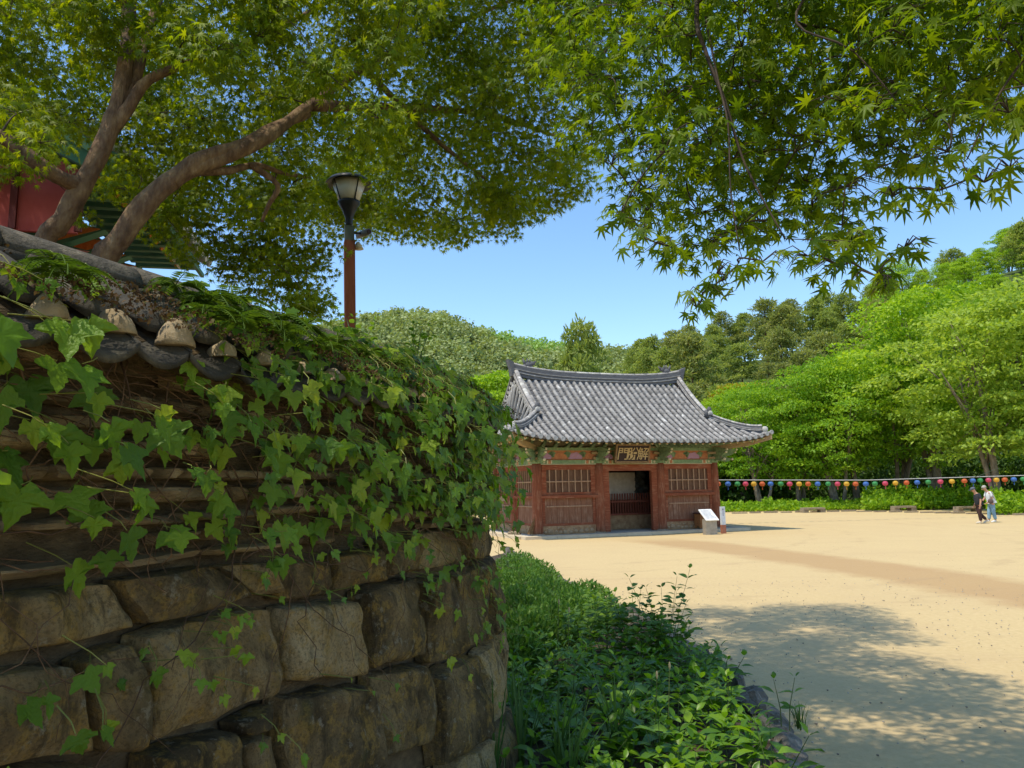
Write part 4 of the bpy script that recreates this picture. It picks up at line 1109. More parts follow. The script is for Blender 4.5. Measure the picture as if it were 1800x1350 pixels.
ZP = [(0, 590, 200, 780, 15, .125), (0, 760, 200, 960, 13, .13), (150, 690, 340, 830, 11, .115), (250, 800, 420, 960, 7, .105), (330, 640, 470, 800, 18, .10),
      (360, 760, 520, 960, 20, .105), (440, 640, 620, 800, 40, .092), (500, 780, 700, 960, 40, .095), (600, 660, 760, 900, 62, .085), (700, 660, 850, 900, 95, .08), (700, 860, 860, 930, 26, .07),
      (640, 620, 830, 700, 44, .08), (420, 960, 500, 1040, 7, .095), (540, 940, 700, 990, 9, .085), (660, 930, 800, 1020, 22, .062), (740, 1010, 830, 1190, 15, .085), (770, 1190, 830, 1260, 4, .07),
      (330, 1080, 460, 1140, 9, .05), (230, 1120, 370, 1260, 12, .06), (130, 860, 210, 1050, 4, .11), (20, 1160, 160, 1345, 7, .085), (0, 470, 60, 590, 6, .07), (130, 490, 215, 530, 4, .07), (400, 1290, 470, 1345, 3, .06), (480, 1010, 640, 1060, 7, .045), (560, 1180, 700, 1300, 4, .04)]
LV = []; rl = random.Random(44)
for x0, y0, x1, y1, cnt, size in ZP:
    if x0 >= 560 and y1 <= 935: cnt = int(cnt*1.9); size *= 1.12
    elif x0 >= 330 and y1 <= 965: cnt = int(cnt*1.25); size *= 1.08
    for _ in range(cnt):
        px, py = rl.uniform(x0, x1), rl.uniform(y0, y1); s, z = pxw(px, py, .16); LV.append((s, z, size*.86*rl.uniform(.55, 1.2)))
for _ in range(420): LV.append((rl.uniform(S0-.6, S0+SA+.5), 2.80-1.05*rl.random()**1.1, .095*rl.uniform(.65, 1.15)))
for _ in range(70): LV.append((rl.uniform(S0-.4, S0+SA+.3), rl.uniform(1.0, 1.8), .07*rl.uniform(.6, 1.1)))
for _ in range(210): LV.append((3.3+(S0+SA-2.7)*rl.random()**.7, rl.uniform(2.5, 2.95), .095*rl.uniform(.65, 1.1)))
for _ in range(120): LV.append((rl.uniform(-2.2, 1.25), rl.uniform(1.2, 2.6), .11*rl.uniform(.7, 1.2)))
for _ in range(150): LV.append((rl.uniform(2.0, 4.6), rl.uniform(2.48, 2.72), .08*rl.uniform(.55, 1.1)))
for _ in range(90): LV.append((rl.uniform(2.3, 4.6), rl.uniform(2.62, 2.95), .075*rl.uniform(.55, 1.1)))
items = []
for s, z, L in LV:
    p, nv, uv = wpath(s); off = (.07+.30*rl.random()**1.5) if z < 2.5 else (rl.uniform(.05, .24) if z < 2.62 else .12-(z-2.62)*1.3+rl.uniform(-.06, .06)); base = W(s, z+L*.45, off)
    if z > 2.6: base.z = max(base.z, capz(off)+.10)
    tilt = rl.uniform(-.15, .75); nn = nv*1.0+Vector((0, 0, 1))*(.25+tilt*.8)+uv*rl.uniform(-.75, .45)
    dd = Vector((0, 0, -1))*rl.uniform(.7, 1.1)+nv*rl.uniform(-.1, .55)+uv*rl.uniform(-.35, .55)
    d = dd.normalized(); x = d.cross(nn).normalized(); zt = x.cross(d)
    M = Matrix((x*L*rl.uniform(.72, 1.1), d*L, zt*L*rl.uniform(.5, 2.2))).transposed().to_4x4(); M.translation = base
    items.append((M, L/max(.5, (base-Vector((0, 0, CAMZ))).length), s))
items.sort(key=lambda q: -(q[1] if q[2] > 1.25 else 0))
for i, (M, q, s) in enumerate(items[:300]): obj('leaf', IVM[i % 5], ivy, M, world=True)
V = []; F = []; off = 0
for i, (M, q, s) in enumerate(items[300:]):
    v, f = IV[i % 5]; A = np.array(M); V.append(v@A[:3, :3].T+A[:3, 3]); F.append(f+off); off += len(v)
tag(obj('small_leaves', npmesh('small_leaves', np.concatenate(V), np.concatenate(F), M_ivy, True), ivy, None, True), kind='stuff')
# stems, petioles and the mat of dry rootlets under the eave
st = MB()
for M, q, s in items:
    b0 = M.translation; p, nv, uv = wpath(s); e = b0+uv*rl.uniform(-.12, .12)*1-nv*.08+Vector((0, 0, rl.uniform(-.02, .09)))
    st.tube([e, e.lerp(b0, .55)+nv*.015, b0], [.0022, .0018, .0014], 3, False)
st.build('petioles', leafmat('petiole', [(0, (.16, .2, .04)), (1, (.28, .26, .06))], .1), ivy, world=True)['kind'] = 'stuff'
stems = MB()
for k in range(46):
    s = rl.uniform(1.0, 5.6); z = rl.uniform(2.35, 2.6); P = []; ds = rl.uniform(-.05, .05); n_ = rl.randint(12, 26); r0 = rl.uniform(.002, .0045)
    for i in range(n_):
        P.append(W(s, z, rl.uniform(.045, .085)+(.06 if z < 1.75 else 0))); ds += rl.uniform(-.035, .035); ds = max(-.07, min(.07, ds)); s += ds; z -= rl.uniform(.02, .09)
        if z < .15: break
    stems.tube(P, list(np.linspace(r0, r0*.35, len(P))), 5)
for k in range(16):
    s = rl.uniform(1.0, 4.5); z = rl.uniform(1.6, 2.4); P = []
    for i in range(14): P.append(W(s, z, rl.uniform(.05, .10)+(.05 if z < 1.75 else 0))); s += rl.uniform(.03, .09); z += rl.uniform(-.035, .04)
    stems.tube(P, list(np.linspace(.0035, .0015, 14)), 5)
stems.build('stems', M_vine, ivy, True, world=True)['kind'] = 'stuff'
roots = MB()
for k in range(420):
    s = rl.uniform(.9, 5.4); z = rl.uniform(2.28, 2.52) if k < 300 else rl.uniform(1.85, 2.4); P = []; a = rl.uniform(-.6, .6)
    for i in range(7): P.append(W(s, z, rl.uniform(.03, .085))); s += .035*math.cos(a)*rl.uniform(.6, 1.4); z += .02*math.sin(a)-.008; a += rl.uniform(-.6, .6)
    roots.tube(P, [.0022]*6+[.001], 3, False)
roots.build('rootlets', M_vine, ivy, False, world=True)['kind'] = 'stuff'

# ---------------------------------------------------------------- ferns and other growth on the cap
M_fern = leafmat('fern', [(0, (.055, .115, .014)), (.6, (.10, .175, .018)), (1, (.19, .25, .025))], .42, rough=.7, spec=.15)
PIN = (np.array([(0, 0, 0), (.16, .35, .02), (.10, .7, 0), (0, 1, -.03), (-.10, .7, 0), (-.16, .35, .02)]), np.array([(0, 1, 2), (0, 2, 3), (0, 3, 4), (0, 4, 5)]))
def fern_mesh(seed, nf, L):
    rr = random.Random(seed); T = []; D = []; Nn = []; S = []; rb = MB()
    for f in range(nf):
        a = 2*math.pi*f/nf+rr.uniform(-.4, .4); out = Vector((math.cos(a), math.sin(a), 0)); l = L*rr.uniform(.65, 1.1); up = rr.uniform(.3, .9); sd = Vector((-out.y, out.x, 0)); P = []
        for i in range(17):
            q = i/16; P.append(out*(l*q*(1-.15*q))+Vector((0, 0, l*(up*q-(.5+up*.6)*q*q))))
        rb.tube(P[::2], [.0022]*9, 3, False)
        for i in range(2, 17):
            q = i/16; w = l*.26*math.sin(math.pi*min(1, .22+.80*q))**.9; tg = (P[min(16, i+1)]-P[i-1]).normalized(); nn = sd.cross(tg)*-1
            for sg in (-1, 1):
                T.append(P[i]); D.append(sd*sg+tg*.45+Vector((0, 0, -.12))); Nn.append(Vector((0, 0, 1))*.8+nn*.3+sd*rr.uniform(-.2, .2)); S.append(max(.008, w))
    V, F = inst(PIN[0]*np.array([1.0, 1, 1]), PIN[1], frames(np.array(D), np.array(Nn)), np.array(T), np.array(S))
    return npmesh('fronds', V, F, M_fern), rb.mesh('stalks', M_fern)
FM = [fern_mesh(k, 10, .21) for k in range(3)]
for i, (px, py, o, sc_) in enumerate([(20, 500, -.05, .8), (255, 470, -.28, .9), (310, 510, -.18, 1.0), (350, 480, -.3, 1.25), (380, 545, -.08, 1.0), (430, 520, -.22, 1.2), (440, 575, -.04, 1.0), (480, 560, -.2, 1.0), (300, 570, .0, .8), (545, 590, -.15, .95), (600, 615, -.12, .9), (520, 620, .0, .85), (655, 640, -.1, .8), (350, 590, .03, .9), (40, 560, .02, .8)]):
    s, z = pxw(px, py, o); b0 = W(s, 0, o); b0.z = capz(max(o, -.3))+.05
    t = thing('fern', ('leafy fern rooted in the tiled cap of the ivy wall'), 'fern', b0, i*1.1, 'ferns on the wall cap'); t.scale = (sc_,)*3
    obj('fronds', FM[i % 3][0], t); obj('stalks', FM[i % 3][1], t)

# dry litter and moss lying on the cap
lt = []; ld = []; ln_ = []; ls = []
rq = np.random.default_rng(5)
for i in range(9000):
    s = rq.uniform(.9, 5.6); o = rq.uniform(-.22, .16); q = mnoise.noise(Vector((s*3, o*6, 2)))
    if q < -.05: continue
    p = W(s, 0, o); p.z = capz(o)+rq.uniform(0, .05)*(q+.3)+.03*max(0, math.cos((s-1.476)/TS*2*math.pi)); lt.append(tuple(p)); ld.append(rq.normal(size=3)); ln_.append(rq.normal(size=3)*.7+np.array([.3, 0, .7])); ls.append(rq.uniform(.008, .022))
V, F = inst(LEAFQ[0], LEAFQ[1], frames(np.array(ld), np.array(ln_)), np.array(lt), np.array(ls))
M_litter = leafmat('dry_litter', [(0, (.035, .02, .011)), (.5, (.085, .05, .024)), (.85, (.15, .095, .045)), (1, (.08, .10, .025))], .15, rough=.8, spec=.1, vary=1.0)
tag(obj('leaf_litter', npmesh('leaf_litter', V, F, M_litter)), 'dry brown leaf litter lying on the tiled cap of the wall', 'litter', kind='stuff')
# ================================================================= the two maples
def maple_leaf(fine):
    lob = [(0, 1.0), (38, .92), (76, .74), (116, .42)]
    tips = [(-a, l) for a, l in reversed(lob[1:])]+lob
    P = []
    for i, (a, l) in enumerate(tips):
        r = rad(a)
        if i: 
            am = rad((a+tips[i-1][0])/2); q = .30*min(1, .5+.5*l); P.append((math.sin(am)*q, math.cos(am)*q))
        if fine:
            for da, ll in ((-9, .55), (0, 1.0), (9, .55)):
                rr_ = rad(a+da*(1 if ll < 1 else 0)); P.append((math.sin(rr_)*l*ll, math.cos(rr_)*l*ll))
        else: P.append((math.sin(r)*l, math.cos(r)*l))
    P.append((0, -.10))
    V = [(0, 0, .02)]+[(x*.6, y*.6, -.30*(x*x+y*y)*.6) for x, y in P]; n = len(P)
    F = [(0, 1+i, 1+(i+1) % n) for i in range(n)]
    return np.array(V)-np.array([0, -.05, 0]), np.array(F)
MLF, MLC = maple_leaf(True), maple_leaf(False)
M_maple = leafmat('maple_leaf', [(0, (.11, .19, .008)), (.5, (.21, .31, .010)), (.85, (.33, .40, .012)), (1, (.50, .40, .02))], .6, (1.4, 1.17, .25), .5, .3)
M_maple2 = leafmat('maple_leaf_near', [(0, (.085, .17, .010)), (.5, (.165, .27, .010)), (.93, (.27, .36, .012)), (1, (.46, .32, .05))], .6, (1.35, 1.17, .3), .5, .3)
M_mbark = surf('maple_bark', [(.28, (.06, .036, .02)), (.46, (.15, .09, .05)), (.62, (.25, .165, .085)), (.70, (.32, .235, .14)), (.78, (.55, .50, .43))], 14, .92, 1.0, 26, .035, (1, 1, .45))

M_dtwig = surf('maple_twig', [(.3, (.035, .025, .018)), (.7, (.09, .065, .045))], 14, .9, .4, 40, .005)
def bez(a, b, c, n): return [a*(1-t)**2+b*2*t*(1-t)+c*t*t for t in [i/n for i in range(n+1)]]
class Maple:
    def __init__(s, seed): s.limb = MB(); s.twig = MB(); s.nodes = []; s.P = []; s.D = []; s.N = []; s.S = []; s.r = random.Random(seed); s.g = np.random.default_rng(seed)
    def branch(s, pts, r0, r1, n=9, sub=4):
        pts = [Vector(p) for p in pts]; Q = []
        for i in range(len(pts)-1):      # Catmull-Rom
            p0, p1, p2, p3 = pts[max(0, i-1)], pts[i], pts[i+1], pts[min(len(pts)-1, i+2)]
            for k in range(sub):
                t = k/sub; Q.append(.5*((2*p1)+(p2-p0)*t+(2*p0-5*p1+4*p2-p3)*t*t+(3*p1-p0-3*p2+p3)*t**3))
        Q.append(pts[-1]); R = [(r0+(r1-r0)*i/(len(Q)-1))*(1+.10*s.r.uniform(-1, 1)) for i in range(len(Q))]
        s.limb.tube(Q, R, n)
        for q, r in zip(Q, R): s.nodes.append((q, r))
        return Q
    def pad(s, c, r, n, leaf, droop=.5, link=True, flatn=.8):
        c = Vector(c)
        if link:
            best = min(s.nodes, key=lambda q: (q[0]-c).length+.6*max(0, q[0].z-c.z-.6)); p0 = best[0]
            mid = p0.lerp(c, .5)+Vector((s.r.uniform(-.1, .1), s.r.uniform(-.1, .1), .12*(c-p0).length))
            L = bez(p0, mid, c, 5); r0 = min(best[1]*.6, .006+.008*(c-p0).length); s.twig.tube(L, list(np.linspace(r0, .003, 6)), 5, False)
            for q in L[2:]: s.nodes.append((q, .006))
        for k in range(6):
            a = s.r.uniform(0, 6.28); e = c+Vector((math.cos(a)*r[0], math.sin(a)*r[1], s.r.uniform(-.7, .3)*r[2]))*.85
            s.twig.tube([c, c.lerp(e, .5)+Vector((0, 0, .03)), e], [.003, .002, .001], 3, False)
        d = s.g.normal(size=(n, 3)); d /= np.linalg.norm(d, axis=1, keepdims=True); q = s.g.random(n)**.42
        off = d*q[:, None]*np.array(r)
        # tiers: leaves gather in a few thin layers that sag towards the rim
        lay = np.round(off[:, 2]/r[2]*1.5)/1.5*r[2]; off[:, 2] = .6*lay+.4*off[:, 2]-.35*r[2]*((off[:, 0]/r[0])**2+(off[:, 1]/r[1])**2)
        s.P.append(np.array(c)+off)
        o2 = off.copy(); o2[:, 2] = 0; o2 /= (np.linalg.norm(o2, axis=1, keepdims=True)+.1)
        s.D.append(o2+s.g.normal(size=(n, 3))*.5+np.array([0, 0, -droop])); s.N.append(np.array([0, 0, flatn])+o2*.35+s.g.normal(size=(n, 3))*.38)
        s.S.append(leaf*s.g.uniform(.7, 1.2, n))
    def finish(s, t, mat, near, bark):
        s.limb.build('trunk', bark, t, True, world=True); s.twig.build('twigs', M_dtwig, t, True, world=True)['kind'] = 'stuff'
        P = np.concatenate(s.P); D = np.concatenate(s.D); Nn = np.concatenate(s.N); S = np.concatenate(s.S); R = frames(D, Nn)
        size = S/np.linalg.norm(P-np.array([0, 0, CAMZ]), axis=1)
        f = np.array(CROT.transposed()); Q = (P-np.array([0, 0, CAMZ]))@f.T
        vis = (Q[:, 2] < -.3) & (np.abs(Q[:, 0]/Q[:, 2]) < .70) & (np.abs(Q[:, 1]/Q[:, 2]) < .53)
        order = np.argsort(-np.where(vis, size, 0)); big = order[:near]; rest = order[near:]
        me = npmesh('leaf', MLF[0], MLF[1], mat)
        for i in big:
            M = Matrix(np.array(R[i]*S[i]).tolist()).to_4x4(); M.translation = Vector(P[i].tolist()); obj('leaf', me, t, M, world=True)
        fineset = rest[size[rest] > .014]; co = rest[size[rest] <= .014]
        Vs = []; Fs = []; o = 0
        for (lv, lf), idx in ((MLF, fineset), (MLC, co)):
            if len(idx) == 0: continue
            V, F = inst(lv, lf, R[idx], P[idx], S[idx]); Vs.append(V); Fs.append(F+o); o += len(V)
        tag(obj('crown', npmesh('crown', np.concatenate(Vs), np.concatenate(Fs), mat), t, None, True), kind='stuff')
        return len(P)
def inpoly(x, y, poly):
    c = False; n = len(poly)
    for i in range(n):
        x1, y1 = poly[i]; x2, y2 = poly[i-1]
        if (y1 > y) != (y2 > y) and x < (x2-x1)*(y-y1)/(y2-y1)+x1: c = not c
    return c

# ---- the maple inside the wall: two leaning trunks
mt = Maple(31)
B0 = Vector((-2.75, 4.45, 1.6))
A = [B0, at(70, 480, 4.4), at(112, 385, 4.4), at(172, 275, 4.45), at(205, 190, 4.5), at(222, 100, 4.6), at(228, 10, 4.8), at(240, -110, 5.1), at(280, -260, 5.5)]
mt.branch(A, .070, .036, 12)
mt.branch([at(188, 240, 4.48), at(225, 190, 4.5), at(262, 140, 4.55), at(350, 105, 4.7), at(470, 60, 5.2), at(600, -10, 5.9)], .045, .015, 9)
mt.branch([at(205, 200, 4.5), at(235, 150, 4.6), at(250, 90, 4.7), at(275, 10, 5.0), at(330, -120, 5.5)], .05, .02, 9)
Bm = [B0+Vector((.12, .1, 0)), at(165, 520, 4.5), at(215, 415, 4.5), at(268, 345, 4.55), at(330, 300, 4.65), at(400, 275, 4.8), at(470, 240, 5.0), at(545, 185, 5.4), at(640, 120, 5.9), at(760, 60, 6.5), at(900, 0, 7.2)]
mt.branch(Bm, .084, .018, 12)
mt.branch([at(300, 320, 4.6), at(350, 282, 4.68), at(430, 255, 4.9), at(480, 225, 5.1), at(540, 200, 5.4)], .062, .035, 9)
mt.branch([at(345, 300, 4.7), at(400, 300, 4.85), at(450, 290, 5.1), at(500, 305, 5.5), at(545, 312, 6.0)], .035, .01, 7)
mt.branch([at(440, 290, 5.0), at(488, 325, 5.1), at(472, 360, 5.15), at(460, 390, 5.2)], .025, .012, 7)
mt.branch([at(150, 330, 4.45), at(100, 310, 4.3), at(50, 275, 4.2), at(0, 240, 4.1), at(-60, 230, 4.0)], .055, .04, 8)
mt.branch([at(545, 185, 5.4), at(700, 190, 6.0), at(850, 200, 6.6), at(980, 240, 7.2)], .05, .015, 8)
mt.branch([at(640, 120, 5.9), at(760, 240, 6.4), at(860, 320, 6.8)], .035, .012, 7)
mt.branch([at(228, 10, 4.8), at(150, -60, 4.6), at(40, -120, 4.4), at(-100, -160, 4.3)], .05, .02, 7)
mt.branch([at(760, 60, 6.5), at(820, -120, 6.6), at(900, -300, 6.6), at(950, -450, 6.8)], .05, .02, 7)
polyA = [(-150, -140), (1100, -140), (1060, 60), (1030, 180), (1020, 330), (980, 350), (890, 400), (760, 405), (670, 390), (600, 375), (565, 470), (540, 520), (480, 520), (420, 440), (345, 410), (330, 380), (210, 330), (160, 230), (110, 290), (-150, 290)]
cells = []
for gy in range(-130, 540, 62):
    for gx in range(-130, 1100, 72):
        x = gx+mt.r.uniform(-30, 30); y = gy+mt.r.uniform(-26, 26)
        if inpoly(x, y, polyA): cells.append((x, y))
def trunkzone(x, y):
    return (60 < x < 290 and y > 80) or (200 < x < 570 and 150 < y < 470 and y > 520-.75*x-60)
for x, y in cells:
    for lay in range(2):
        if 560 < x < 690 and 250 < y < 420 and lay == 0: continue
        if trunkzone(x, y):
            Y = mt.r.uniform(5.3, 7.2)
        elif 460 < x < 700 and y < 260 and lay == 0: Y = mt.r.uniform(4.3, 4.9)
        elif x < 560: Y = mt.r.uniform(5.2, 7.6) if (y > 110 or lay) else mt.r.uniform(4.0, 4.9)
        elif x < 700 and 250 < y < 420: Y = mt.r.uniform(9.8, 11)
        elif x < 760: Y = mt.r.uniform(5.2, 7.2)
        else: Y = mt.r.uniform(5.6, 8.0)
        edge = not inpoly(x, y+60, polyA); s = mt.r.uniform(.30, .44)*Y/6*(.72 if edge else 1)
        mt.pad(at(x+mt.r.uniform(-25, 25), y+mt.r.uniform(-20, 20), Y), (s, s, s*.55), int((250 if lay else 280)*(s/.36)**1.6), .088, link=True, droop=.8, flatn=.5)
for x, y, Y, s in [(70, 250, 4.0, .2), (120, 215, 5.4, .3), (200, 330, 5.6, .22), (250, 300, 5.6, .26), (300, 365, 5.6, .2), (330, 420, 5.8, .2), (240, 400, 6.0, .16), (290, 410, 6.2, .18), (320, 450, 6.2, .16), (150, 380, 6.3, .14), (30, 200, 4.2, .3), (290, 250, 5.8, .3)]:
    mt.pad(at(x, y, Y), (s, s, s*.6), int(190*(s/.3)**1.7), .08, droop=.8, flatn=.5)
for i in range(26):
    mt.pad(at(mt.r.uniform(545, 700), mt.r.uniform(255, 395), mt.r.uniform(9.8, 11)), (.45, .45, .3), 300, .09, droop=.8, flatn=.5)
for x, y in [(560, 470), (545, 520), (520, 540), (575, 430), (500, 480), (440, 440), (400, 470)]:
    mt.pad(at(x, y, 6.3), (.2, .2, .15), 110, .08, droop=.8, flatn=.5)
# low sprays left of the lamp and behind the fern
for x, y, Y, s in [(430, 470, 6.4, .22), (500, 500, 6.2, .22), (540, 540, 6.0, .14), (380, 430, 6.6, .2), (470, 420, 6.6, .3), (550, 440, 6.6, .2), (350, 395, 6.2, .2), (665, 400, 9.8, .3), (720, 395, 6.9, .26), (800, 400, 7.2, .28), (880, 395, 7.4, .26), (960, 355, 7.6, .26), (1010, 330, 7.6, .22), (1015, 250, 7.4, .28), (860, 350, 7, .34), (600, 350, 10.2, .5), (450, 510, 6.4, .2), (510, 455, 6.5, .24)]:
    mt.pad(at(x, y, Y), (s, s, s*.6), int(280*(s/.3)**1.7), .085, droop=.8, flatn=.5)
# unseen crown above the frame, pads added for the shade they cast
for i in range(34):
    x = mt.r.uniform(-5.0, 2.4); y = mt.r.uniform(3.5, 9.6); zmin = 2.55+.76*y
    z = zmin+mt.r.uniform(.1, 1.4)*(1.0 if x < 1.6 else .6); s = mt.r.uniform(.45, .7); mt.pad((x, y, z), (s, s, s*.4), 300, .11)
for i in range(95):  # further unseen pads, set where their shadow falls on the court
    x = mt.r.uniform(-1.3, 1.9); y = mt.r.uniform(5.2, 10.2); z = 2.6+.76*y+mt.r.uniform(.1, 1.0); s = mt.r.uniform(.45, .7)
    if x > 2.5-.12*(y-5): continue
    mt.pad((x, y, z), (s, s, s*.4), 300, .11)
maple = thing('maple_tree', 'spreading maple with two leaning mottled trunks rising behind the wall', 'tree', tuple(B0))
n1 = mt.finish(maple, M_maple, 150, M_mbark)

# ---- the maple whose branches hang in from above
m2 = Maple(77)
R0 = Vector((4.3, .3, -.1))
tr = m2.branch([R0, Vector((4.2, .35, 1.5)), Vector((4.0, .6, 2.8)), Vector((3.5, 1.0, 3.9)), Vector((2.9, 1.6, 4.8))], .17, .10, 12)
m2.branch([tr[-1], Vector((2.3, 2.4, 5.0)), at(1420, -330, 3.3), at(1260, -160, 3.1), at(1225, 10, 2.8), at(1240, 90, 2.75), at(1275, 180, 2.7), at(1310, 290, 2.65), at(1380, 420, 2.55)], .018, .0025, 8)
m2.branch([at(1240, 30, 2.8), at(1262, 140, 2.7), at(1280, 220, 2.62), at(1284, 330, 2.55), at(1300, 440, 2.5)], .005, .002, 6)
m2.branch([tr[-3], Vector((3.0, 2.0, 4.4)), at(1500, -300, 2.8), at(1440, -60, 2.7), at(1400, 40, 2.6), at(1500, 90, 2.5), at(1600, 210, 2.4)], .011, .002, 7)
m2.branch([tr[-1], Vector((1.8, 2.8, 5.4)), at(1250, -140, 4.2), at(1130, -20, 4.0), at(1060, 100, 3.8), at(1040, 240, 3.7)], .025, .004, 7)
m2.branch([tr[-4], Vector((2.9, 2.0, 3.6)), at(1950, -200, 2.4), at(1840, 40, 2.3), at(1760, 160, 2.2), at(1700, 280, 2.2)], .009, .002, 7)
m2.branch([at(1330, -30, 3.0), at(1400, 40, 2.9), at(1480, 60, 2.8), at(1560, 200, 2.6)], .009, .003, 6)
polyB = [(960, -120), (1950, -120), (1950, 190), (1770, 250), (1620, 290), (1500, 330), (1560, 430), (1520, 460), (1390, 430), (1290, 450), (1240, 490), (1215, 465), (1110, 390), (1100, 300), (1060, 230), (1010, 260), (970, 120)]
for gy in range(-110, 500, 62):
    for gx in range(960, 1950, 66):
        x = gx+m2.r.uniform(-26, 26); y = gy+m2.r.uniform(-24, 24)
        if not inpoly(x, y, polyB): continue
        Y0 = 2.95-.75*max(0, (x-1350)/500)+.9*max(0, (1180-x)/180)
        for lay in range(2):
            Y = Y0*m2.r.uniform(.92, 1.12)+.45*lay
            edge = not inpoly(x, y+70, polyB); s = .19*Y/2.6*m2.r.uniform(.75, 1.1)*(.75 if edge else 1)
            m2.pad(at(x, y, Y), (s, s, s*.5), int(30*(s/.19)**1.4*(1.45 if y < 200 else 1.15)), .094, link=(lay == 0), droop=.55)
for x, y, Y, s, n in [(1235, 515, 2.5, .09, 12), (1260, 480, 2.5, .12, 16), (1540, 485, 2.35, .10, 12), (1590, 435, 2.3, .09, 9), (1480, 470, 2.4, .12, 16), (1420, 450, 2.45, .13, 18), (1340, 460, 2.5, .11, 12), (1730, 320, 2.1, .08, 9), (1650, 335, 2.15, .10, 12), (1570, 345, 2.2, .10, 12), (1775, 295, 2.0, .07, 6), (1090, 380, 2.9, .10, 10), (1130, 410, 2.8, .12, 14), (1180, 435, 2.7, .12, 14), (1075, 290, 3.2, .11, 10), (1560, 505, 2.3, .06, 5), (1225, 540, 2.45, .06, 5)]:
    m2.pad(at(x, y, Y), (s, s, s*.5), int(n*1.2), .09, droop=.6)
for i in range(36):  # unseen pads added to shade the near corner of the court
    m2.pad((m2.r.uniform(.3, 2.7), m2.r.uniform(3.6, 5.0), 6.0+m2.r.uniform(0, .8)), (.55, .55, .22), 300, .11, link=(i % 3 == 0))
# the same boughs carried on to the right of the frame
for i in range(60):
    y = m2.r.uniform(1.0, 3.4); x = .78*y+.3+m2.r.uniform(0, 1.9); z = 2.75+.35*y+m2.r.uniform(0, 1.1)
    m2.pad((x, y, z), (.26, .26, .13), 55, .094, link=(i % 2 == 0), droop=.55)
# unseen overhead crown, pads added to shade the near ground and wall
for i in range(46):
    x = m2.r.uniform(-.6, 5.0); y = m2.r.uniform(-2.5, 1.9); z = max(3.4, 2.6+.80*y)+m2.r.uniform(.2, 2.0)
    s = m2.r.uniform(.45, .75); m2.pad((x, y, z), (s, s, s*.4), 400, .12, link=True)
maple2 = thing('maple_tree', 'maple whose leafy branches hang in from above over the court', 'tree', (4.3, .3, 0))
n2 = m2.finish(maple2, M_maple2, 300, M_dtwig)
print('maple leaves', n1, n2)
# ================================================================= temple hall behind the wall
M_hred = surf('hall_red', [(.3, (.34, .055, .05)), (.7, (.46, .095, .085))], 3, .8, .2, 30, .005)
M_hgreen = surf('hall_green', [(.3, (.06, .16, .10)), (.7, (.11, .26, .16))], 5, .75, .2, 30, .005)
M_horange = surf('hall_orange', [(.3, (.55, .14, .03)), (.7, (.75, .26, .06))], 20, .75, .1, 30, .004)
M_hwhite = surf('hall_white', [(.3, (.55, .60, .52)), (.7, (.72, .74, .66))], 8, .8, .1, 30, .004)
M_hblue = flat('hall_blue', (.07, .10, .28)); M_hyel = flat('hall_yellow', (.65, .42, .06)); M_hpink = flat('hall_pink', (.62, .26, .26))
ang = math.atan2(.98, -.21)-math.pi/2
hall = thing('temple_hall', 'brightly painted temple hall with red gable boards behind the maple', 'building', (-4.15, 7.6, 1.75), ang)
# local: x right, y away; eave along y at x=0, roof climbs towards -x
HB = lambda name, mb, m, par=None, smooth=False, M=None: mb.build(name, m, par or hall, smooth, M=M)
HB('wall', MB().box(-8.2, -.95, 1.1, 6.0, -.1, 3.75), M_hred)
for cx in (-1.35, -4.7): 
    HB('column', MB().lathe([(.2, -.1), (.19, 3.1)], 14), M_hred, None, True, T_((cx, 1.05, 0))); HB('column', MB().lathe([(.2, -.1), (.19, 3.1)], 14), M_hred, None, True, T_((cx+.05, 3.6, 0)))
HB('plinth', MB().box(-8.6, -.6, .3, 6.4, -.3, .12), M_granite)
bm = HB('gable_beam', MB().box(-8.2, -1.0, .85, 1.08, 2.75, 3.10), M_hgreen)
for i in range(16):
    xx = -1.3-i*.42; HB('painted_rosette', MB().lathe([(.11, 0), (.10, .02), (.04, .03)], 9), (M_horange, M_hpink, M_hyel, M_hblue)[i % 4], bm, False, T_((xx, .85, 2.93)) @ Matrix.Rotation(rad(90), 4, 'X'))
HB('stripe', MB().box(-8.2, -1.0, .84, .849, 2.76, 2.80), M_hyel, bm)
zroof = lambda x: 3.72+.50*(-x)+.012*x*x
for i in range(12):     # red gable boards
    x1 = -.42-i*.62; x0 = x1-.60; pts = [(x0, 3.02), (x1, 3.02), (x1, max(3.08, zroof(x1)-.22)), (x0, max(3.10, zroof(x0)-.22))]
    b_ = HB('gable_board', MB().prism(pts, -.05, 0), M_hred); HB('cover_batten', MB().box(x1-.01, x1+.055, -.085, -.051, 3.03, max(3.07, zroof(x1)-.24)), flat('batten_dark', (.12, .02, .02)) if 'batten_dark' not in MATS else MATS['batten_dark'], b_)
bar = HB('bargeboard', MB().sweep([(-.05, -.16), (.05, -.16), (.05, .16), (-.05, .16)], [Vector((x, -.12, zroof(x)-.02)) for x in np.linspace(.05, -8, 14)], [Vector((0, 1, 0))]*14, [Vector((0, 0, 1))]*14), M_hgreen)
rf = MB()
for i in range(20):
    x0 = -i*.42; x1 = x0-.42
    rf.add([(x0, -.2, zroof(x0)), (x0, 3.9, zroof(x0)+.1), (x1, 3.9, zroof(x1)+.1), (x1, -.2, zroof(x1)), (x0, -.2, zroof(x0)+.12), (x0, 3.9, zroof(x0)+.22), (x1, 3.9, zroof(x1)+.22), (x1, -.2, zroof(x1)+.12)], [(0, 1, 2, 3), (7, 6, 5, 4), (0, 4, 5, 1), (3, 2, 6, 7), (0, 3, 7, 4), (1, 5, 6, 2)])
hroof = HB('roof', rf, M_hgreen)
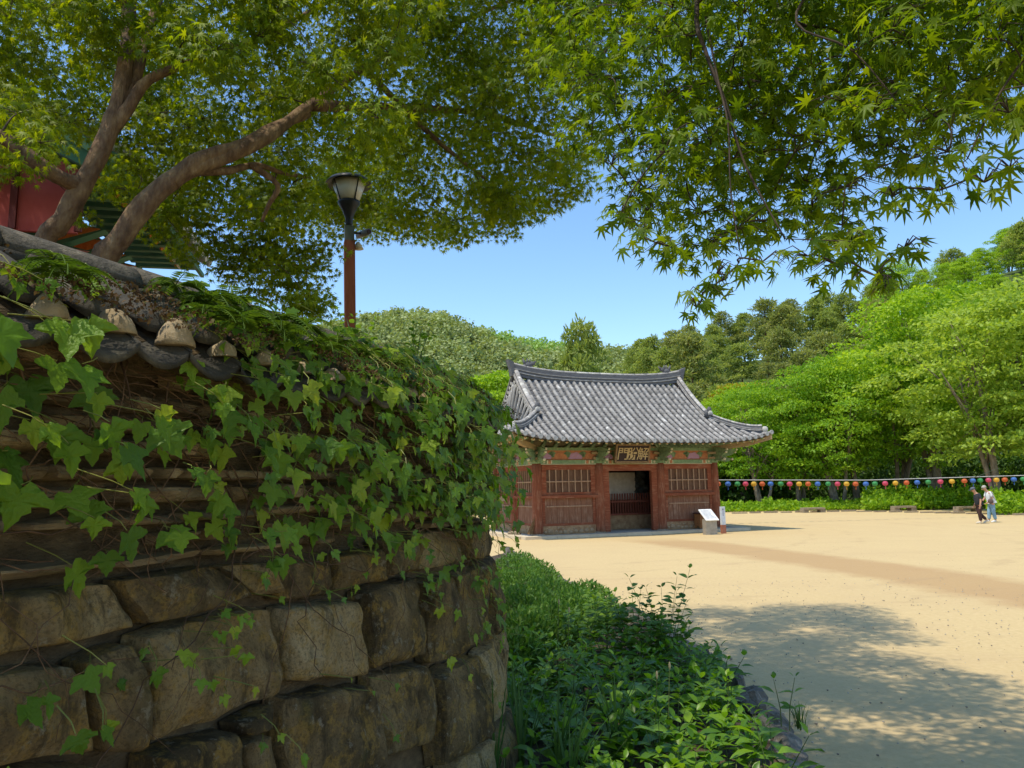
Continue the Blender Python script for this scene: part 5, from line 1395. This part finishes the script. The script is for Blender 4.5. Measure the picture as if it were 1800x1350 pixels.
for i in range(14):
    y = -.1+i*.30; zz = .1*(y+.2)/4.1
    HB('cover_tile', MB().tube([(.16, y, zroof(-.16)+.04+zz), (-3, y, zroof(-3)+.18+zz), (-8, y, zroof(-8)+.18+zz)], .08, 8), M_tile, hroof, True)
    HB('eave_disc', MB().tube([(.165, y, zroof(-.16)+.04+zz), (.20, y, zroof(-.16)+.03+zz)], .09, 10), M_mortar, hroof)
for i in range(13):
    y = .1+i*.30; zz = .1*(y+.2)/4.1
    r_ = HB('rafter', MB().tube([(-1.5, y, zroof(-1.5)-.15+zz), (-.28, y, zroof(-.28)-.10+zz)], .07, 9), M_hgreen, None, True)
    HB('rafter_end', MB().tube([(-.279, y, zroof(-.28)-.10+zz), (-.262, y, zroof(-.28)-.108+zz)], .068, 10), M_horange, r_)
    HB('rafter_eye', MB().tube([(-.261, y, zroof(-.28)-.108+zz), (-.250, y, zroof(-.28)-.112+zz)], .025, 8), M_hyel, r_)
    f_ = HB('flying_rafter', MB().box(-.9, -.02, y+.10, y+.20, zroof(-.3)-.16+zz, zroof(-.3)-.06+zz), M_hgreen)
    HB('rafter_end', MB().box(-.019, -.006, y+.11, y+.19, zroof(-.3)-.15+zz, zroof(-.3)-.07+zz), M_horange, f_)
HB('eave_board', MB().box(-.28, -.25, -.2, 3.9, zroof(-.2)-.015, zroof(-.2)+.02), M_hwhite); HB('eave_board', MB().box(.04, .09, -.2, 3.9, zroof(0)-.03, zroof(0)+.03), M_hgreen)
for k, y in enumerate((1.0, 1.5, 2.0, 2.5, 3.0, 3.6)):
    b_ = HB('bracket', MB().prism([(-1.9, 2.9), (-.9, 2.95), (-.55, 3.12), (-.9, 3.2), (-.45, 3.4), (-.9, 3.5), (-1.9, 3.5)], y-.08, y+.08), M_hgreen)
    HB('bracket_edge', MB().prism([(-.95, 2.97), (-.6, 3.12), (-.95, 3.17)], y-.1, y+.1), M_hpink, b_); HB('bracket_edge', MB().prism([(-.95, 3.24), (-.5, 3.4), (-.95, 3.46)], y-.1, y+.1), M_horange, b_)

# ================================================================= lamp post with camera
lp = at(622, 590, 9.2); Lx = lp.x; Zt = at(615, 322, 9.2).z
lamp = thing('lamp_post', 'brown square lamp post with conical glass lantern behind the ivy wall', 'lamp', (Lx, 9.2, 1.75)); lamp.rotation_euler = (0, rad(-1.2), rad(18)); lamp.scale = (1.02, 1.02, 1)
M_postw = m_wood('post_wood', (.14, .045, .02), (.20, .07, .035), (.2, .09, .05), 0, True, .3)
M_dkmet = flat('dark_metal', (.03, .03, .03), .45, .6); M_gymet = flat('green_grey_metal', (.10, .11, .08), .5, .3)
H = Zt-1.75
MB().box(-.065, .065, -.065, .065, 0, H-.80).build('post', M_postw, lamp); MB().box(-.058, .058, -.058, .058, H-.80, H-.60).build('collar', M_gymet, lamp)
MB().lathe([(.04, H-.62), (.045, H-.55), (.05, H-.48), (.10, H-.35), (.14, H-.29), (.14, H-.265)], 18).build('neck', M_dkmet, lamp, True)
gm, gt, gb, go = nodes('lamp_glass'); gb.inputs['Base Color'].default_value = (.80, .72, .55, 1); gb.inputs['Roughness'].default_value = .35; gb.inputs['Transmission Weight'].default_value = .35
MB().lathe([(.125, H-.26), (.215, H-.01)], 24).build('glass', gm, lamp, True)
MB().lathe([(.21, H-.012), (.215, H), (.29, H-.035), (.295, H-.03), (.24, H+.03), (.08, H+.09), (.02, H+.1)], 24).build('hood', M_dkmet, lamp, True)
for k in range(4):
    a = k*math.pi/2+.5; MB().tube([(.13*math.cos(a), .137*math.sin(a), H-.262), (.217*math.cos(a), .217*math.sin(a), H-.0)], .008, 5).build('rib', M_dkmet, lamp)
cm = MB().tube([(.05, 0, H-.68), (.16, 0, H-.68)], .015, 6).build('camera_arm', M_dkmet, lamp)
MB().tube([(.13, .14, H-.66), (.23, -.12, H-.69)], .042, 12).build('camera_body', flat('camera_grey', (.16, .16, .16), .5), cm, True); MB().tube([(.23, -.12, H-.69), (.234, -.132, H-.691)], .03, 12).build('lens', M_black, cm)
MB().lathe([(.02, 0), (.07, -.09)], 12, T_((.11, 0, H-.80))).build('siren_horn', M_cream, lamp, True)

# ================================================================= planting bed at the wall foot
edge = [gnd(1420, 1420), gnd(1385, 1325), gnd(1345, 1270), gnd(1300, 1228), gnd(1245, 1175), gnd(1195, 1135), gnd(1130, 1098), gnd(1060, 1070), gnd(990, 1030), gnd(930, 992), gnd(890, 972)]
edge = [Vector((2.35, 1.0, 0)), Vector((2.3, 3.0, 0))]+edge
bed = MB(); ws = np.linspace(.5, S0+SA+6, len(edge))
for e, s in zip(edge, ws):
    w = W(s, 0, 0)
    for q in range(5): p = Vector((w.x, w.y, 0)).lerp(Vector((e.x, e.y, 0)), q/4); bed.v.append(Vector((p.x, p.y, (.16, .13, .10, .06, .012)[q])))
for i in range(len(edge)-1):
    for q in range(4): k = i*5+q; bed.f.append((k, k+1, k+6, k+5)); bed.mi.append(0)
tag(bed.build('planting_bed', M_soil, None, True), kind='structure')
M_edge = surf('edge_stone', [(.3, (.07, .062, .05)), (.55, (.15, .135, .11)), (.75, (.32, .29, .24))], 7, .8, .9, 25, .02)
pos = 0; Ls = [(edge[i+1]-edge[i]).length for i in range(len(edge)-1)]; tot = sum(Ls)
def along(d):
    for i, l in enumerate(Ls):
        if d <= l or i == len(Ls)-1: return edge[i].lerp(edge[i+1], min(1, d/l)), (edge[i+1]-edge[i]).normalized()
        d -= l
re_ = random.Random(6)
d = 1.6
while d < tot-.5:
    l = re_.uniform(.22, .36); p, tv = along(d+l)
    t = thing('edging_stone', 'dark rough edging stone bordering the planting bed', 'stone', (p.x, p.y, 0), math.atan2(tv.y, tv.x), 'edging stones of the bed')
    MB().blob((0, 0, .04), (l*re_.uniform(.7, 1.0), re_.uniform(.09, .16), re_.uniform(.08, .16)), 12, 8, .55, freq=1.3, seed=int(d*20)).build('rock', M_edge, t); d += 2*l+re_.uniform(-.05, .06)
# gravel scattered along the edge
gv = MB()
for i in range(700):
    d = re_.uniform(1, tot-1); p, tv = along(d); o = re_.gauss(.05, .22); q = p+Vector((tv.y, -tv.x, 0))*o; r = re_.uniform(.006, .018)
    gv.blob((q.x, q.y, .02 if o > 0 else .045), (r, r, r*.7), 5, 3)
tag(gv.build('gravel', surf('gravel', [(.3, (.22, .18, .13)), (.7, (.45, .40, .32))], 30, var=.5)), 'loose grit and pebbles along the edge of the bed', 'gravel', kind='stuff')

OV = (np.array([(0, 0, 0), (.15, .18, .03), (.25, .42, .05), (.20, .68, .02), (0, 1, -.16), (-.20, .68, .02), (-.25, .42, .05), (-.15, .18, .03), (0, .42, -.01), (0, .7, -.05)]),
      np.array([(0, 1, 8), (1, 2, 8), (2, 3, 9), (2, 9, 8), (3, 4, 9), (4, 5, 9), (5, 6, 9), (6, 8, 9), (6, 7, 8), (7, 0, 8)]))
M_bush = leafmat('bush_leaf', [(0, (.08, .20, .014)), (.5, (.17, .34, .018)), (.9, (.29, .47, .024)), (1, (.44, .60, .035))], .5, rough=.38, spec=.45)
M_bush2 = leafmat('shrub_leaf', [(0, (.09, .20, .025)), (.5, (.17, .31, .035)), (1, (.28, .43, .05))], .45, rough=.5)
M_stem = leafmat('green_stem', [(0, (.07, .12, .03)), (1, (.16, .2, .06))], .1)
OVM = npmesh('leaf', OV[0], OV[1], M_bush, True); OVM2 = npmesh('leaf', OV[0]*np.array([1.25, 1, 1]), OV[1], M_bush2, True)
def inbed(x, y):
    # between wall face and edging line
    for i in range(len(edge)-1):
        if edge[i].y <= y < edge[i+1].y:
            q = (y-edge[i].y)/(edge[i+1].y-edge[i].y); xe = edge[i].x+(edge[i+1].x-edge[i].x)*q; break
    else: return False
    s = min(np.linspace(0, S0+SA+5, 120), key=lambda s: abs(W(s, 0).y-y)); return W(s, 0).x+.12 < x < xe-.12
def leafy(loc, rr, h, nst, npair, L, me, lab, grp, name='leafy_plant', lean=.25):
    t = thing(name, lab, 'plant', loc, rr.uniform(0, 6), grp); sm = MB(); LM = []
    for k in range(nst):
        a = rr.uniform(0, 6.28); le = rr.uniform(.05, lean); hh = h*rr.uniform(.7, 1.1); top = Vector((math.cos(a)*le, math.sin(a)*le, hh)); b0 = Vector((math.cos(a)*.03, math.sin(a)*.03, -.02))
        mid = b0.lerp(top, .5)+Vector((math.cos(a), math.sin(a), 0))*-.02; sm.tube([b0, mid, top], [.005, .004, .002], 4, False)
        for j in range(npair):
            q = 1-.75*(j/max(1, npair)); p = b0.lerp(top, q); l = L*rr.uniform(.65, 1.1)*(.55 if j == 0 else 1); az = rr.uniform(0, 3.14)+j*1.57
            for sg in (0, math.pi):
                dv = Vector((math.cos(az+sg), math.sin(az+sg), rr.uniform(-.15, .55) if j else rr.uniform(.5, 1.3))).normalized(); up = Vector((rr.uniform(-.35, .35), rr.uniform(-.35, .35), 1)); x = dv.cross(up).normalized(); z = x.cross(dv)
                M = Matrix((x*l, dv*l, z*l)).transposed().to_4x4(); M.translation = p+dv*.012; LM.append(M)
    sm.build('stems', M_stem, t)
    for M in LM: obj('leaf', me, t, M)
    return t
rb = random.Random(15); cnt = 0
y = 4.0
while y < 8.3:
    x = -.3
    while x < 2.4:
        xx = x+rb.uniform(-.1, .1); yy = y+rb.uniform(-.1, .1)
        if inbed(xx, yy) and (yy > 7.4 or xx < 1.93-.03*(yy-5)): leafy((xx, yy, .07), rb, rb.uniform(.26, .44)*(1 if yy > 5 else .8), rb.choice((3, 3, 4)), 3, .175, OVM, 'low glossy broad leaved plant in the bed below the wall', 'glossy plants in the bed'); cnt += 1
        x += .25
    y += .25
for px, py, Y, h in [(1150, 1060, 8.7, .95), (1100, 1110, 8.9, .75), (1050, 1100, 9.3, .7), (1010, 1110, 9.0, .65), (1170, 1110, 8.5, .6), (1080, 1130, 8.6, .6), (1040, 1075, 9.9, .65), (1130, 1130, 8.4, .55)]:
    x = (px-900)/FPX*Y; leafy((x, Y, .05), rb, h, 7, 7, .15, OVM2, 'upright shrub with rounded dull green leaves beside the court edge', 'round leaved shrubs in the bed', 'shrub', .4)
leafy(((1345-900)/FPX*6.3, 6.3, .03), rb, .42, 2, 3, .13, OVM, 'young seedling with two round leaves growing between the edging stones', None, 'seedling', .1)
def fine_bush(loc, r, n, L, mat, lab, grp):
    global rng
    rng = np.random.default_rng(int(loc[0]*100+loc[1]*10)+500)
    d = rand_unit(n); d[:, 2] = np.abs(d[:, 2]); q = rng.random(n)**.35; P = d*q[:, None]*np.array(r); D = d*.6+rng.normal(size=(n, 3))*.5+np.array([0, 0, .5]); Nn = d*.4+np.array([0, 0, .6])+rng.normal(size=(n, 3))*.5
    V, F = inst(LEAFQ[0]*np.array([.6, 1, 1]), LEAFQ[1], frames(D, Nn), P, L*rng.uniform(.6, 1.3, n))
    t = thing('fine_shrub', lab, 'shrub', loc, 0, grp); obj('foliage', npmesh('foliage', V, F, mat), t)
    b = MB()
    for k in range(14): dd = P[k*7]; b.tube([(0, 0, 0), tuple(dd*.6+np.array([0, 0, .05])), tuple(dd)], [.008, .005, .002], 4, False)
    b.build('stems', M_bark, t)
M_fine = leafmat('fine_leaf', [(0, (.08, .19, .035)), (.5, (.15, .29, .05)), (1, (.27, .40, .08))], .42)
for px, Y, r, h in [(915, 9.2, .45, .55), (960, 9.8, .5, .55), (1000, 10.8, .55, .55), (920, 11.0, .55, .6), (960, 12.2, .6, .55), (1020, 12.0, .5, .5), (905, 13.5, .6, .6), (930, 15.5, .6, .5), (905, 17.5, .6, .5), (900, 8.0, .32, .5)]:
    fine_bush(((px-900)/FPX*Y, Y, .05), (r, r, h), 2600, .075, M_fine, 'bushy fine leaved shrub in the bed beyond the wall corner', 'fine leaved shrubs in the bed')
# sword leaved clumps and grass at the wall foot
M_blade = leafmat('blade', [(0, (.05, .12, .03)), (.6, (.10, .19, .04)), (1, (.2, .27, .06))], .35)
def blades(name, loc, n, h, w, lab, grp, seed):
    rr = random.Random(seed); b = MB()
    for k in range(n):
        a = rr.uniform(0, 6.28); o = Vector((math.cos(a), math.sin(a), 0)); s_ = Vector((-o.y, o.x, 0)); hh = h*rr.uniform(.6, 1.1); bend = rr.uniform(.05, .5)*hh; base = o*rr.uniform(0, .06); i0 = len(b.v)
        for i in range(6):
            q = i/5; c = base+o*(bend*q*q)+Vector((0, 0, hh*(q-.18*q*q*bend/hh*2))); ww = w*(1-q)**.6*.5+.0006
            b.v += [c-s_*ww, c+s_*ww]
        for i in range(5): k2 = i0+2*i; b.f.append((k2, k2+1, k2+3, k2+2)); b.mi.append(0)
    t = thing(name, lab, 'plant', loc, 0, grp); b.build('blades', M_blade, t, True)
for i, (px, Y) in enumerate([(905, 5.35), (965, 5.2), (890, 6.0), (1065, 5.6), (985, 4.9), (860, 5.0)]):
    blades('sword_leaf_clump', ((px-900)/FPX*Y, Y, .1), 14, .75, .022, 'clump of upright sword shaped leaves at the wall foot', 'sword leaved clumps', i)
for i, (px, Y) in enumerate([(880, 5.9), (870, 6.3), (915, 6.7), (960, 7.6), (935, 7.2), (845, 5.3), (825, 5.0), (1215, 8.3), (1262, 7.8), (1370, 6.4), (800, 4.9)]):
    blades('grass_tuft', ((px-900)/FPX*Y, Y, .05), 46, .34 if px < 1100 else .2, .006, 'thin tuft of grass by the wall or the edging stones', 'grass tufts', 60+i)
for px, py, Y, h in [(1150, 1210, 5.8, .62), (1128, 1225, 5.7, .58), (968, 1100, 7.8, .8), (985, 1090, 7.6, .75)]:
    x = (px-900)/FPX*Y; t = thing('bud_stalk', 'thin bare stalk with a pale bud standing above the bed', 'plant', (x, Y, .06), 0, 'bud stalks'); MB().tube([(0, 0, 0), (.01, 0, h*.5), (.03, 0, h)], [.005, .004, .003], 5).build('stalk', M_stem, t); MB().blob((.032, 0, h+.02), (.009, .009, .03), 6, 5).build('bud', flat('bud', (.45, .36, .2)) if 'bud' not in MATS else MATS['bud'], t)
# sapling on top of the wall corner
s_, z_ = pxw(800, 690, -.2); b0 = W(4.3, 2.78, -.25)
leafy(tuple(b0), random.Random(3), .36, 3, 6, .07, OVM, 'upright leafy sapling growing out of the wall top at the corner', None, 'sapling', .12)
b0 = W(3.7, 2.85, -.3); leafy(tuple(b0), random.Random(5), .24, 4, 5, .06, OVM2, 'drooping leafy sprig on the wall top between lamp post and corner', None, 'sapling', .25)

# ================================================================= lantern string
LZ = [40, 97, 152, 198, 245, 294, 342, 400, 452, 506, 558, 613, 673, 727, 779, 831, 890, 942, 1001, 1060, 1124, 1185, 1249, 1319, 1385, 1457, 1506, 1548, 1595, 1641, 1689, 1741, 1795]
CN = ['orange', 'blue', 'green', 'pink', 'yellow']; CC = {'orange': (.66, .17, .05), 'blue': (.08, .22, .58), 'green': (.07, .36, .11), 'pink': (.68, .10, .18), 'yellow': (.74, .48, .05)}
def lmat(c):
    m, t, bs, out = nodes('lantern_'+c); bs.inputs['Base Color'].default_value = (*CC[c], 1); bs.inputs['Roughness'].default_value = .6
    tr = N(t, 'ShaderNodeBsdfTranslucent'); tr.inputs[0].default_value = (*CC[c], 1); ms = N(t, 'ShaderNodeMixShader'); ms.inputs[0].default_value = .4
    t.links.new(bs.outputs[0], ms.inputs[1]); t.links.new(tr.outputs[0], ms.inputs[2]); t.links.new(ms.outputs[0], out.inputs[0]); return m
LMT = {c: lmat(c) for c in CN}; LME = {}
for c in CN:
    b = MB()
    prof = [(.03, -.12), (.08, -.108), (.125, -.062), (.141, 0), (.125, .062), (.08, .108), (.03, .12)]; n_ = 20; V = []; F = []
    for r, z in prof:
        for k in range(n_): a = 2*math.pi*k/n_; rr = r*(1+.035*(1 if k % 2 else -1)); V.append((rr*math.cos(a), rr*math.sin(a), z))
    for i in range(len(prof)-1):
        for k in range(n_): F.append((i*n_+k, i*n_+(k+1) % n_, (i+1)*n_+(k+1) % n_, (i+1)*n_+k))
    LME[c] = b.add(V, F).mesh('shade', LMT[c], True)
capm = MB().lathe([(.045, .14), (.05, .165), (.02, .175)], 10).mesh('top_ring', M_dkmet); tasm = MB().lathe([(.01, -.30), (.025, -.28), (.012, -.15)], 8)
TASM = {c: tasm.mesh('tassel', LMT[c]) for c in CN}
def ldepth(px): return 38.0+(px-1262)/540*3.0
pts = []; n_of = {}
for i, z in enumerate(LZ):
    px = 1250+z/3.2727; py = 700+(493 if z < 900 else 493-(z-900)*.031)/3.2727; p = at(px, py, ldepth(px)); c = CN[i % 5]; n_of[c] = n_of.get(c, 0)+1; k = n_of[c]
    t = thing('paper_lantern', f'{c} paper lantern on the string, {ords[k-1]} {c} one counted from the gate', 'lantern', p, i*.7, 'coloured lanterns on the string')
    obj('shade', LME[c], t); obj('top_ring', capm, t); obj('tassel', TASM[c], t); pts.append(p+Vector((0, 0, .20)))
pa = gate.matrix_basis @ Vector((HX, HY, 2.4)); pe = at(1900, 835, ldepth(1900))+Vector((0, 0, .2))
tag(MB().tube([pa]+pts+[pe], .018, 5).build('lantern_wire', flat('wire', (.55, .55, .52))), 'pale wire carrying the row of coloured lanterns across the court', 'wire')
pole = thing('lantern_pole', 'thin pole carrying the lantern wire at the far end', 'pole', (pe.x, pe.y, 0)); MB().tube([(0, 0, 0), (0, 0, pe.z+.1)], .03, 8).build('shaft', M_gymet, pole)
tag(MB().tube([at(1702, 843, 39.8), at(1756, 823, 42)], .012, 4).build('stay_wire', M_gymet), 'slanting stay wire running from the lantern string up into the trees', 'wire')

# ================================================================= the walking pair
M_skin = flat('skin', (.50, .27, .17), .6)
def skin_mesh(name, V, E, R, mat, parent, root=0, sub=1):
    me = bpy.data.meshes.new(name); me.from_pydata(V, E, []); me.materials.append(mat)
    o = obj(name, me, parent); m = o.modifiers.new('skin', 'SKIN'); m.use_smooth_shade = True
    for d, r in zip(me.skin_vertices[0].data, R): d.radius = (r, r*.9) if not isinstance(r, tuple) else r
    me.skin_vertices[0].data[root].use_root = True
    o.modifiers.new('sub', 'SUBSURF').levels = sub; o.modifiers['sub'].render_levels = sub
    return o
def sv_init(me): pass
def person(loc, rz, pose, mats, lab, cap, hair):
    """local -x is the walking direction, y to the side"""
    t = thing('person', lab, 'person', loc, rz); P = pose
    def chain(name, mat, pts, rads):
        me = bpy.data.meshes.new(name); me.from_pydata(pts, [(i, i+1) for i in range(len(pts)-1)], [])
    V = [P['pelvis'], P['waist'], P['chest'], P['neck'], P['head0'], P['head'], P['headt']]; E = [(0, 1), (1, 2), (2, 3), (3, 4), (4, 5), (5, 6)]; R = [(.13, .15), (.12, .15), (.13, .17), .06, .065, (.095, .085), (.07, .065)]
    for s in ('L', 'R'):
        k = len(V); V += [P['sh'+s], P['el'+s], P['wr'+s], P['ha'+s]]; E += [(2, k), (k, k+1), (k+1, k+2), (k+2, k+3)]; R += [.065, .045, .032, (.04, .022)]
        h = Vector(P['ha'+s]); d = (h-Vector(P['wr'+s])).normalized()
        for j, (sp, ln) in enumerate(((-.03, .06), (-.012, .075), (.006, .07), (.024, .055))):
            V += [tuple(h+d*.03+Vector((sp, 0, 0))), tuple(h+d*(.03+ln*.6)+Vector((sp-.008, 0, 0))), tuple(h+d*(.03+ln)+Vector((sp-.02, 0, 0)))]; q = len(V)-3; E += [(k+3, q), (q, q+1), (q+1, q+2)]; R += [.010, .009, .007]
        V += [tuple(h+d*.01+Vector((-.04, 0, .0))), tuple(h+d*.05+Vector((-.055, 0, 0)))]; q = len(V)-2; E += [(k+3, q), (q, q+1)]; R += [.010, .008]
        k = len(V); V += [P['hip'+s], P['kn'+s], P['an'+s], P['to'+s]]; E += [(0, k), (k, k+1), (k+1, k+2), (k+2, k+3)]; R += [.09, .06, .042, (.04, .03)]
    def mk(name, V, E, R, mat, par, sub=1):
        me = bpy.data.meshes.new(name); me.from_pydata([tuple(v) for v in V], E, []); me.materials.append(mat); o = obj(name, me, par)
        o.modifiers.new('skin', 'SKIN').use_smooth_shade = True
        if not me.skin_vertices: me.attributes.new('x', 'FLOAT', 'POINT')
        for i, r in enumerate(R): me.skin_vertices[0].data[i].radius = r if isinstance(r, tuple) else (r, r)
        me.skin_vertices[0].data[0].use_root = True; m = o.modifiers.new('sub', 'SUBSURF'); m.levels = sub; m.render_levels = sub; return o
    import bmesh
    def mk2(name, V, E, R, mat, par, sub=2):
        bm = bmesh.new(); lay = bm.verts.layers.skin.verify(); vs = []
        for i, (v, r) in enumerate(zip(V, R)):
            q = bm.verts.new(v); q[lay].radius = r if isinstance(r, tuple) else (r, r); q[lay].use_root = (i == 0); vs.append(q)
        for a, b in E: bm.edges.new((vs[a], vs[b]))
        me = bpy.data.meshes.new(name); bm.to_mesh(me); bm.free(); me.materials.append(mat); o = obj(name, me, par)
        o.modifiers.new('skin', 'SKIN').use_smooth_shade = True; m = o.modifiers.new('sub', 'SUBSURF'); m.levels = sub; m.render_levels = sub; return o
    body = mk2('body', V, E, R, M_skin, t)
    lerp = lambda a, b, q: tuple(Vector(a).lerp(Vector(b), q))
    sv_, se, sr = [P['waist'], lerp(P['pelvis'], P['waist'], .1), P['chest'], lerp(P['chest'], P['neck'], .75)], [(0, 1), (0, 2), (2, 3)], [(.155, .185), (.165, .195), (.16, .20), .085]
    for s in ('L', 'R'): k = len(sv_); sv_ += [P['sh'+s], lerp(P['sh'+s], P['el'+s], .85)]; se += [(2, k), (k, k+1)]; sr += [.085, .072]
    mk2('shirt', sv_, se, sr, mats['shirt'], t)
    tv, te, trr = [P['pelvis'], lerp(P['pelvis'], P['waist'], .5)], [(0, 1)], [(.155, .175), (.145, .17)]
    for s in ('L', 'R'): k = len(tv); tv += [P['hip'+s], P['kn'+s], lerp(P['kn'+s], P['an'+s], .93)]; te += [(0, k), (k, k+1), (k+1, k+2)]; trr += [.112, .088, .075]
    mk2('trousers', tv, te, trr, mats['trousers'], t)
    for s in ('L', 'R'):
        a = Vector(P['an'+s]); b = Vector(P['to'+s]); d = (b-a); mid = a.lerp(b, .55); M = T_(mid) @ d.to_track_quat('X', 'Z').to_matrix().to_4x4()
        MB().blob((0, 0, -.01), (.145, .05, .045), 10, 6, 0, M).build('shoe', mats['shoe'], t, True)
    hd = Vector(P['head']); ht = Vector(P['headt']); up = (ht-Vector(P['head0'])).normalized(); fw = Vector((-1, 0, 0)); fw = (fw-up*fw.dot(up)).normalized(); sd = up.cross(fw)
    HM = Matrix((fw, sd, up)).transposed().to_4x4(); HM.translation = hd
    MB().blob((-.02, 0, .055), (.108, .092, .085), 12, 8, .05).build('hair', hair, t, True, M=HM)
    MB().blob((.105, 0, -.01), (.022, .014, .022), 6, 5).build('nose', M_skin, t, True, M=HM)
    for q in (-1, 1): MB().blob((-.005, q*.09, -.005), (.022, .012, .032), 6, 5).build('ear', M_skin, t, True, M=HM); MB().blob((.088, q*.035, .022), (.012, .012, .008), 6, 5).build('eye', M_black, t, True, M=HM)
    MB().blob((.09, 0, -.06), (.012, .03, .007), 6, 5).build('mouth', flat('lip', (.35, .13, .1)) if 'lip' not in MATS else MATS['lip'], t, True, M=HM)
    if cap:
        MB().blob((-.005, 0, .065), (.118, .10, .08), 12, 8).blob((.13, 0, .045), (.075, .075, .012), 10, 6).build('cap', cap, t, True, M=HM)
    return t
M_navy = flat('charcoal_cloth', (.035, .037, .042), .9); M_brown = flat('brown_cloth', (.055, .028, .024), .9); M_wht = flat('white_cloth', (.72, .74, .74), .9); M_jean = flat('pale_denim', (.22, .36, .46), .9); M_shoe = flat('pale_shoe', (.66, .60, .48), .7); M_capm = flat('grey_cap', (.10, .11, .13), .8)
walkA = dict(pelvis=(0, 0, .86), waist=(0, 0, 1.02), chest=(-.05, 0, 1.24), neck=(-.10, 0, 1.40), head0=(-.13, 0, 1.46), head=(-.18, 0, 1.54), headt=(-.19, 0, 1.64),
  shL=(-.04, .19, 1.33), elL=(.03, .23, 1.08), wrL=(-.08, .24, .86), haL=(-.10, .24, .80), shR=(-.04, -.19, 1.33), elR=(.0, -.23, 1.07), wrR=(-.05, -.24, .84), haR=(-.06, -.24, .77),
  hipL=(0, .09, .82), knL=(.0, .10, .48), anL=(.32, .09, .14), toL=(.20, .09, .05), hipR=(0, -.09, .82), knR=(-.05, -.10, .46), anR=(-.02, -.10, .09), toR=(-.20, -.10, .045))
walkB = dict(pelvis=(0, 0, .90), waist=(-.02, 0, 1.06), chest=(-.08, 0, 1.30), neck=(-.16, 0, 1.46), head0=(-.20, 0, 1.52), head=(-.26, 0, 1.60), headt=(-.28, 0, 1.70),
  shL=(-.08, .20, 1.39), elL=(-.16, .25, 1.14), wrL=(-.32, .20, .98), haL=(-.38, .18, .94), shR=(-.08, -.20, 1.39), elR=(-.06, -.25, 1.12), wrR=(-.24, -.22, .95), haR=(-.30, -.21, .91),
  hipL=(0, .09, .86), knL=(-.10, .10, .50), anL=(-.14, .09, .10), toL=(-.31, .09, .05), hipR=(0, -.09, .86), knR=(.0, -.10, .48), anR=(.07, -.10, .10), toR=(-.10, -.10, .045))
M_hair = flat('dark_hair', (.03, .028, .026), .8); M_grey = flat('grey_hair', (.38, .35, .31), .8)
pA = gnd(1724, 920); pB = gnd(1739, 919)
pa_ = person((pA.x, pA.y, 0), rad(-8), walkA, dict(shirt=M_navy, trousers=M_brown, shoe=M_shoe), 'person in dark cap, charcoal shirt and brown trousers walking with head bowed', M_capm, M_hair)
pb_ = person((pB.x+.42, pB.y+.35, 0), rad(-8), walkB, dict(shirt=M_wht, trousers=M_jean, shoe=M_wht), 'grey haired person in white shirt and pale jeans walking behind the other', None, M_grey)
bag = thing('shoulder_bag', 'dark shoulder bag hanging at the side of the person in white', 'bag', (pB.x+.20, pB.y+.05, .95), rad(-8))
MB().blob((0, 0, .05), (.13, .05, .12), 10, 8, .1).build('pouch', flat('bag_cloth', (.12, .08, .07), .8), bag, True); MB().tube([(.02, -.02, .16), (.14, -.01, .36), (.10, .08, .50)], .012, 5).build('strap', MATS['bag_cloth'], bag)

# fallen leaves, twigs and pebbles on the sand near the bed
fg = np.random.default_rng(9); n = 380
fx = fg.uniform(1.6, 12, n); fy = fg.uniform(4.5, 26, n); keep = (fx > 2.3) & (fx/fy < .72); fx, fy = fx[keep], fy[keep]; n = len(fx)
V, F = inst(LEAFQ[0], LEAFQ[1], frames(fg.normal(size=(n, 3))*np.array([1, 1, .1]), np.tile(np.array([0, 0, 1.]), (n, 1))+fg.normal(size=(n, 3))*.3), np.stack([fx, fy, np.full(n, .026)], 1), fg.uniform(.012, .03, n))
tag(obj('fallen_leaves', npmesh('fallen_leaves', V, F, M_litter)), 'sparse dry leaves fallen on the sandy court', 'litter', kind='stuff')
pb2 = MB()
for i in range(900):
    x = re_.uniform(2.0, 9); y = re_.uniform(4.5, 16)
    if x/y > .72: continue
    r = re_.uniform(.004, .013); pb2.blob((x, y, .016), (r, r, r*.7), 5, 3)
tag(pb2.build('pebbles', MATS['gravel']), 'small pebbles scattered on the sandy court', 'gravel', kind='stuff')
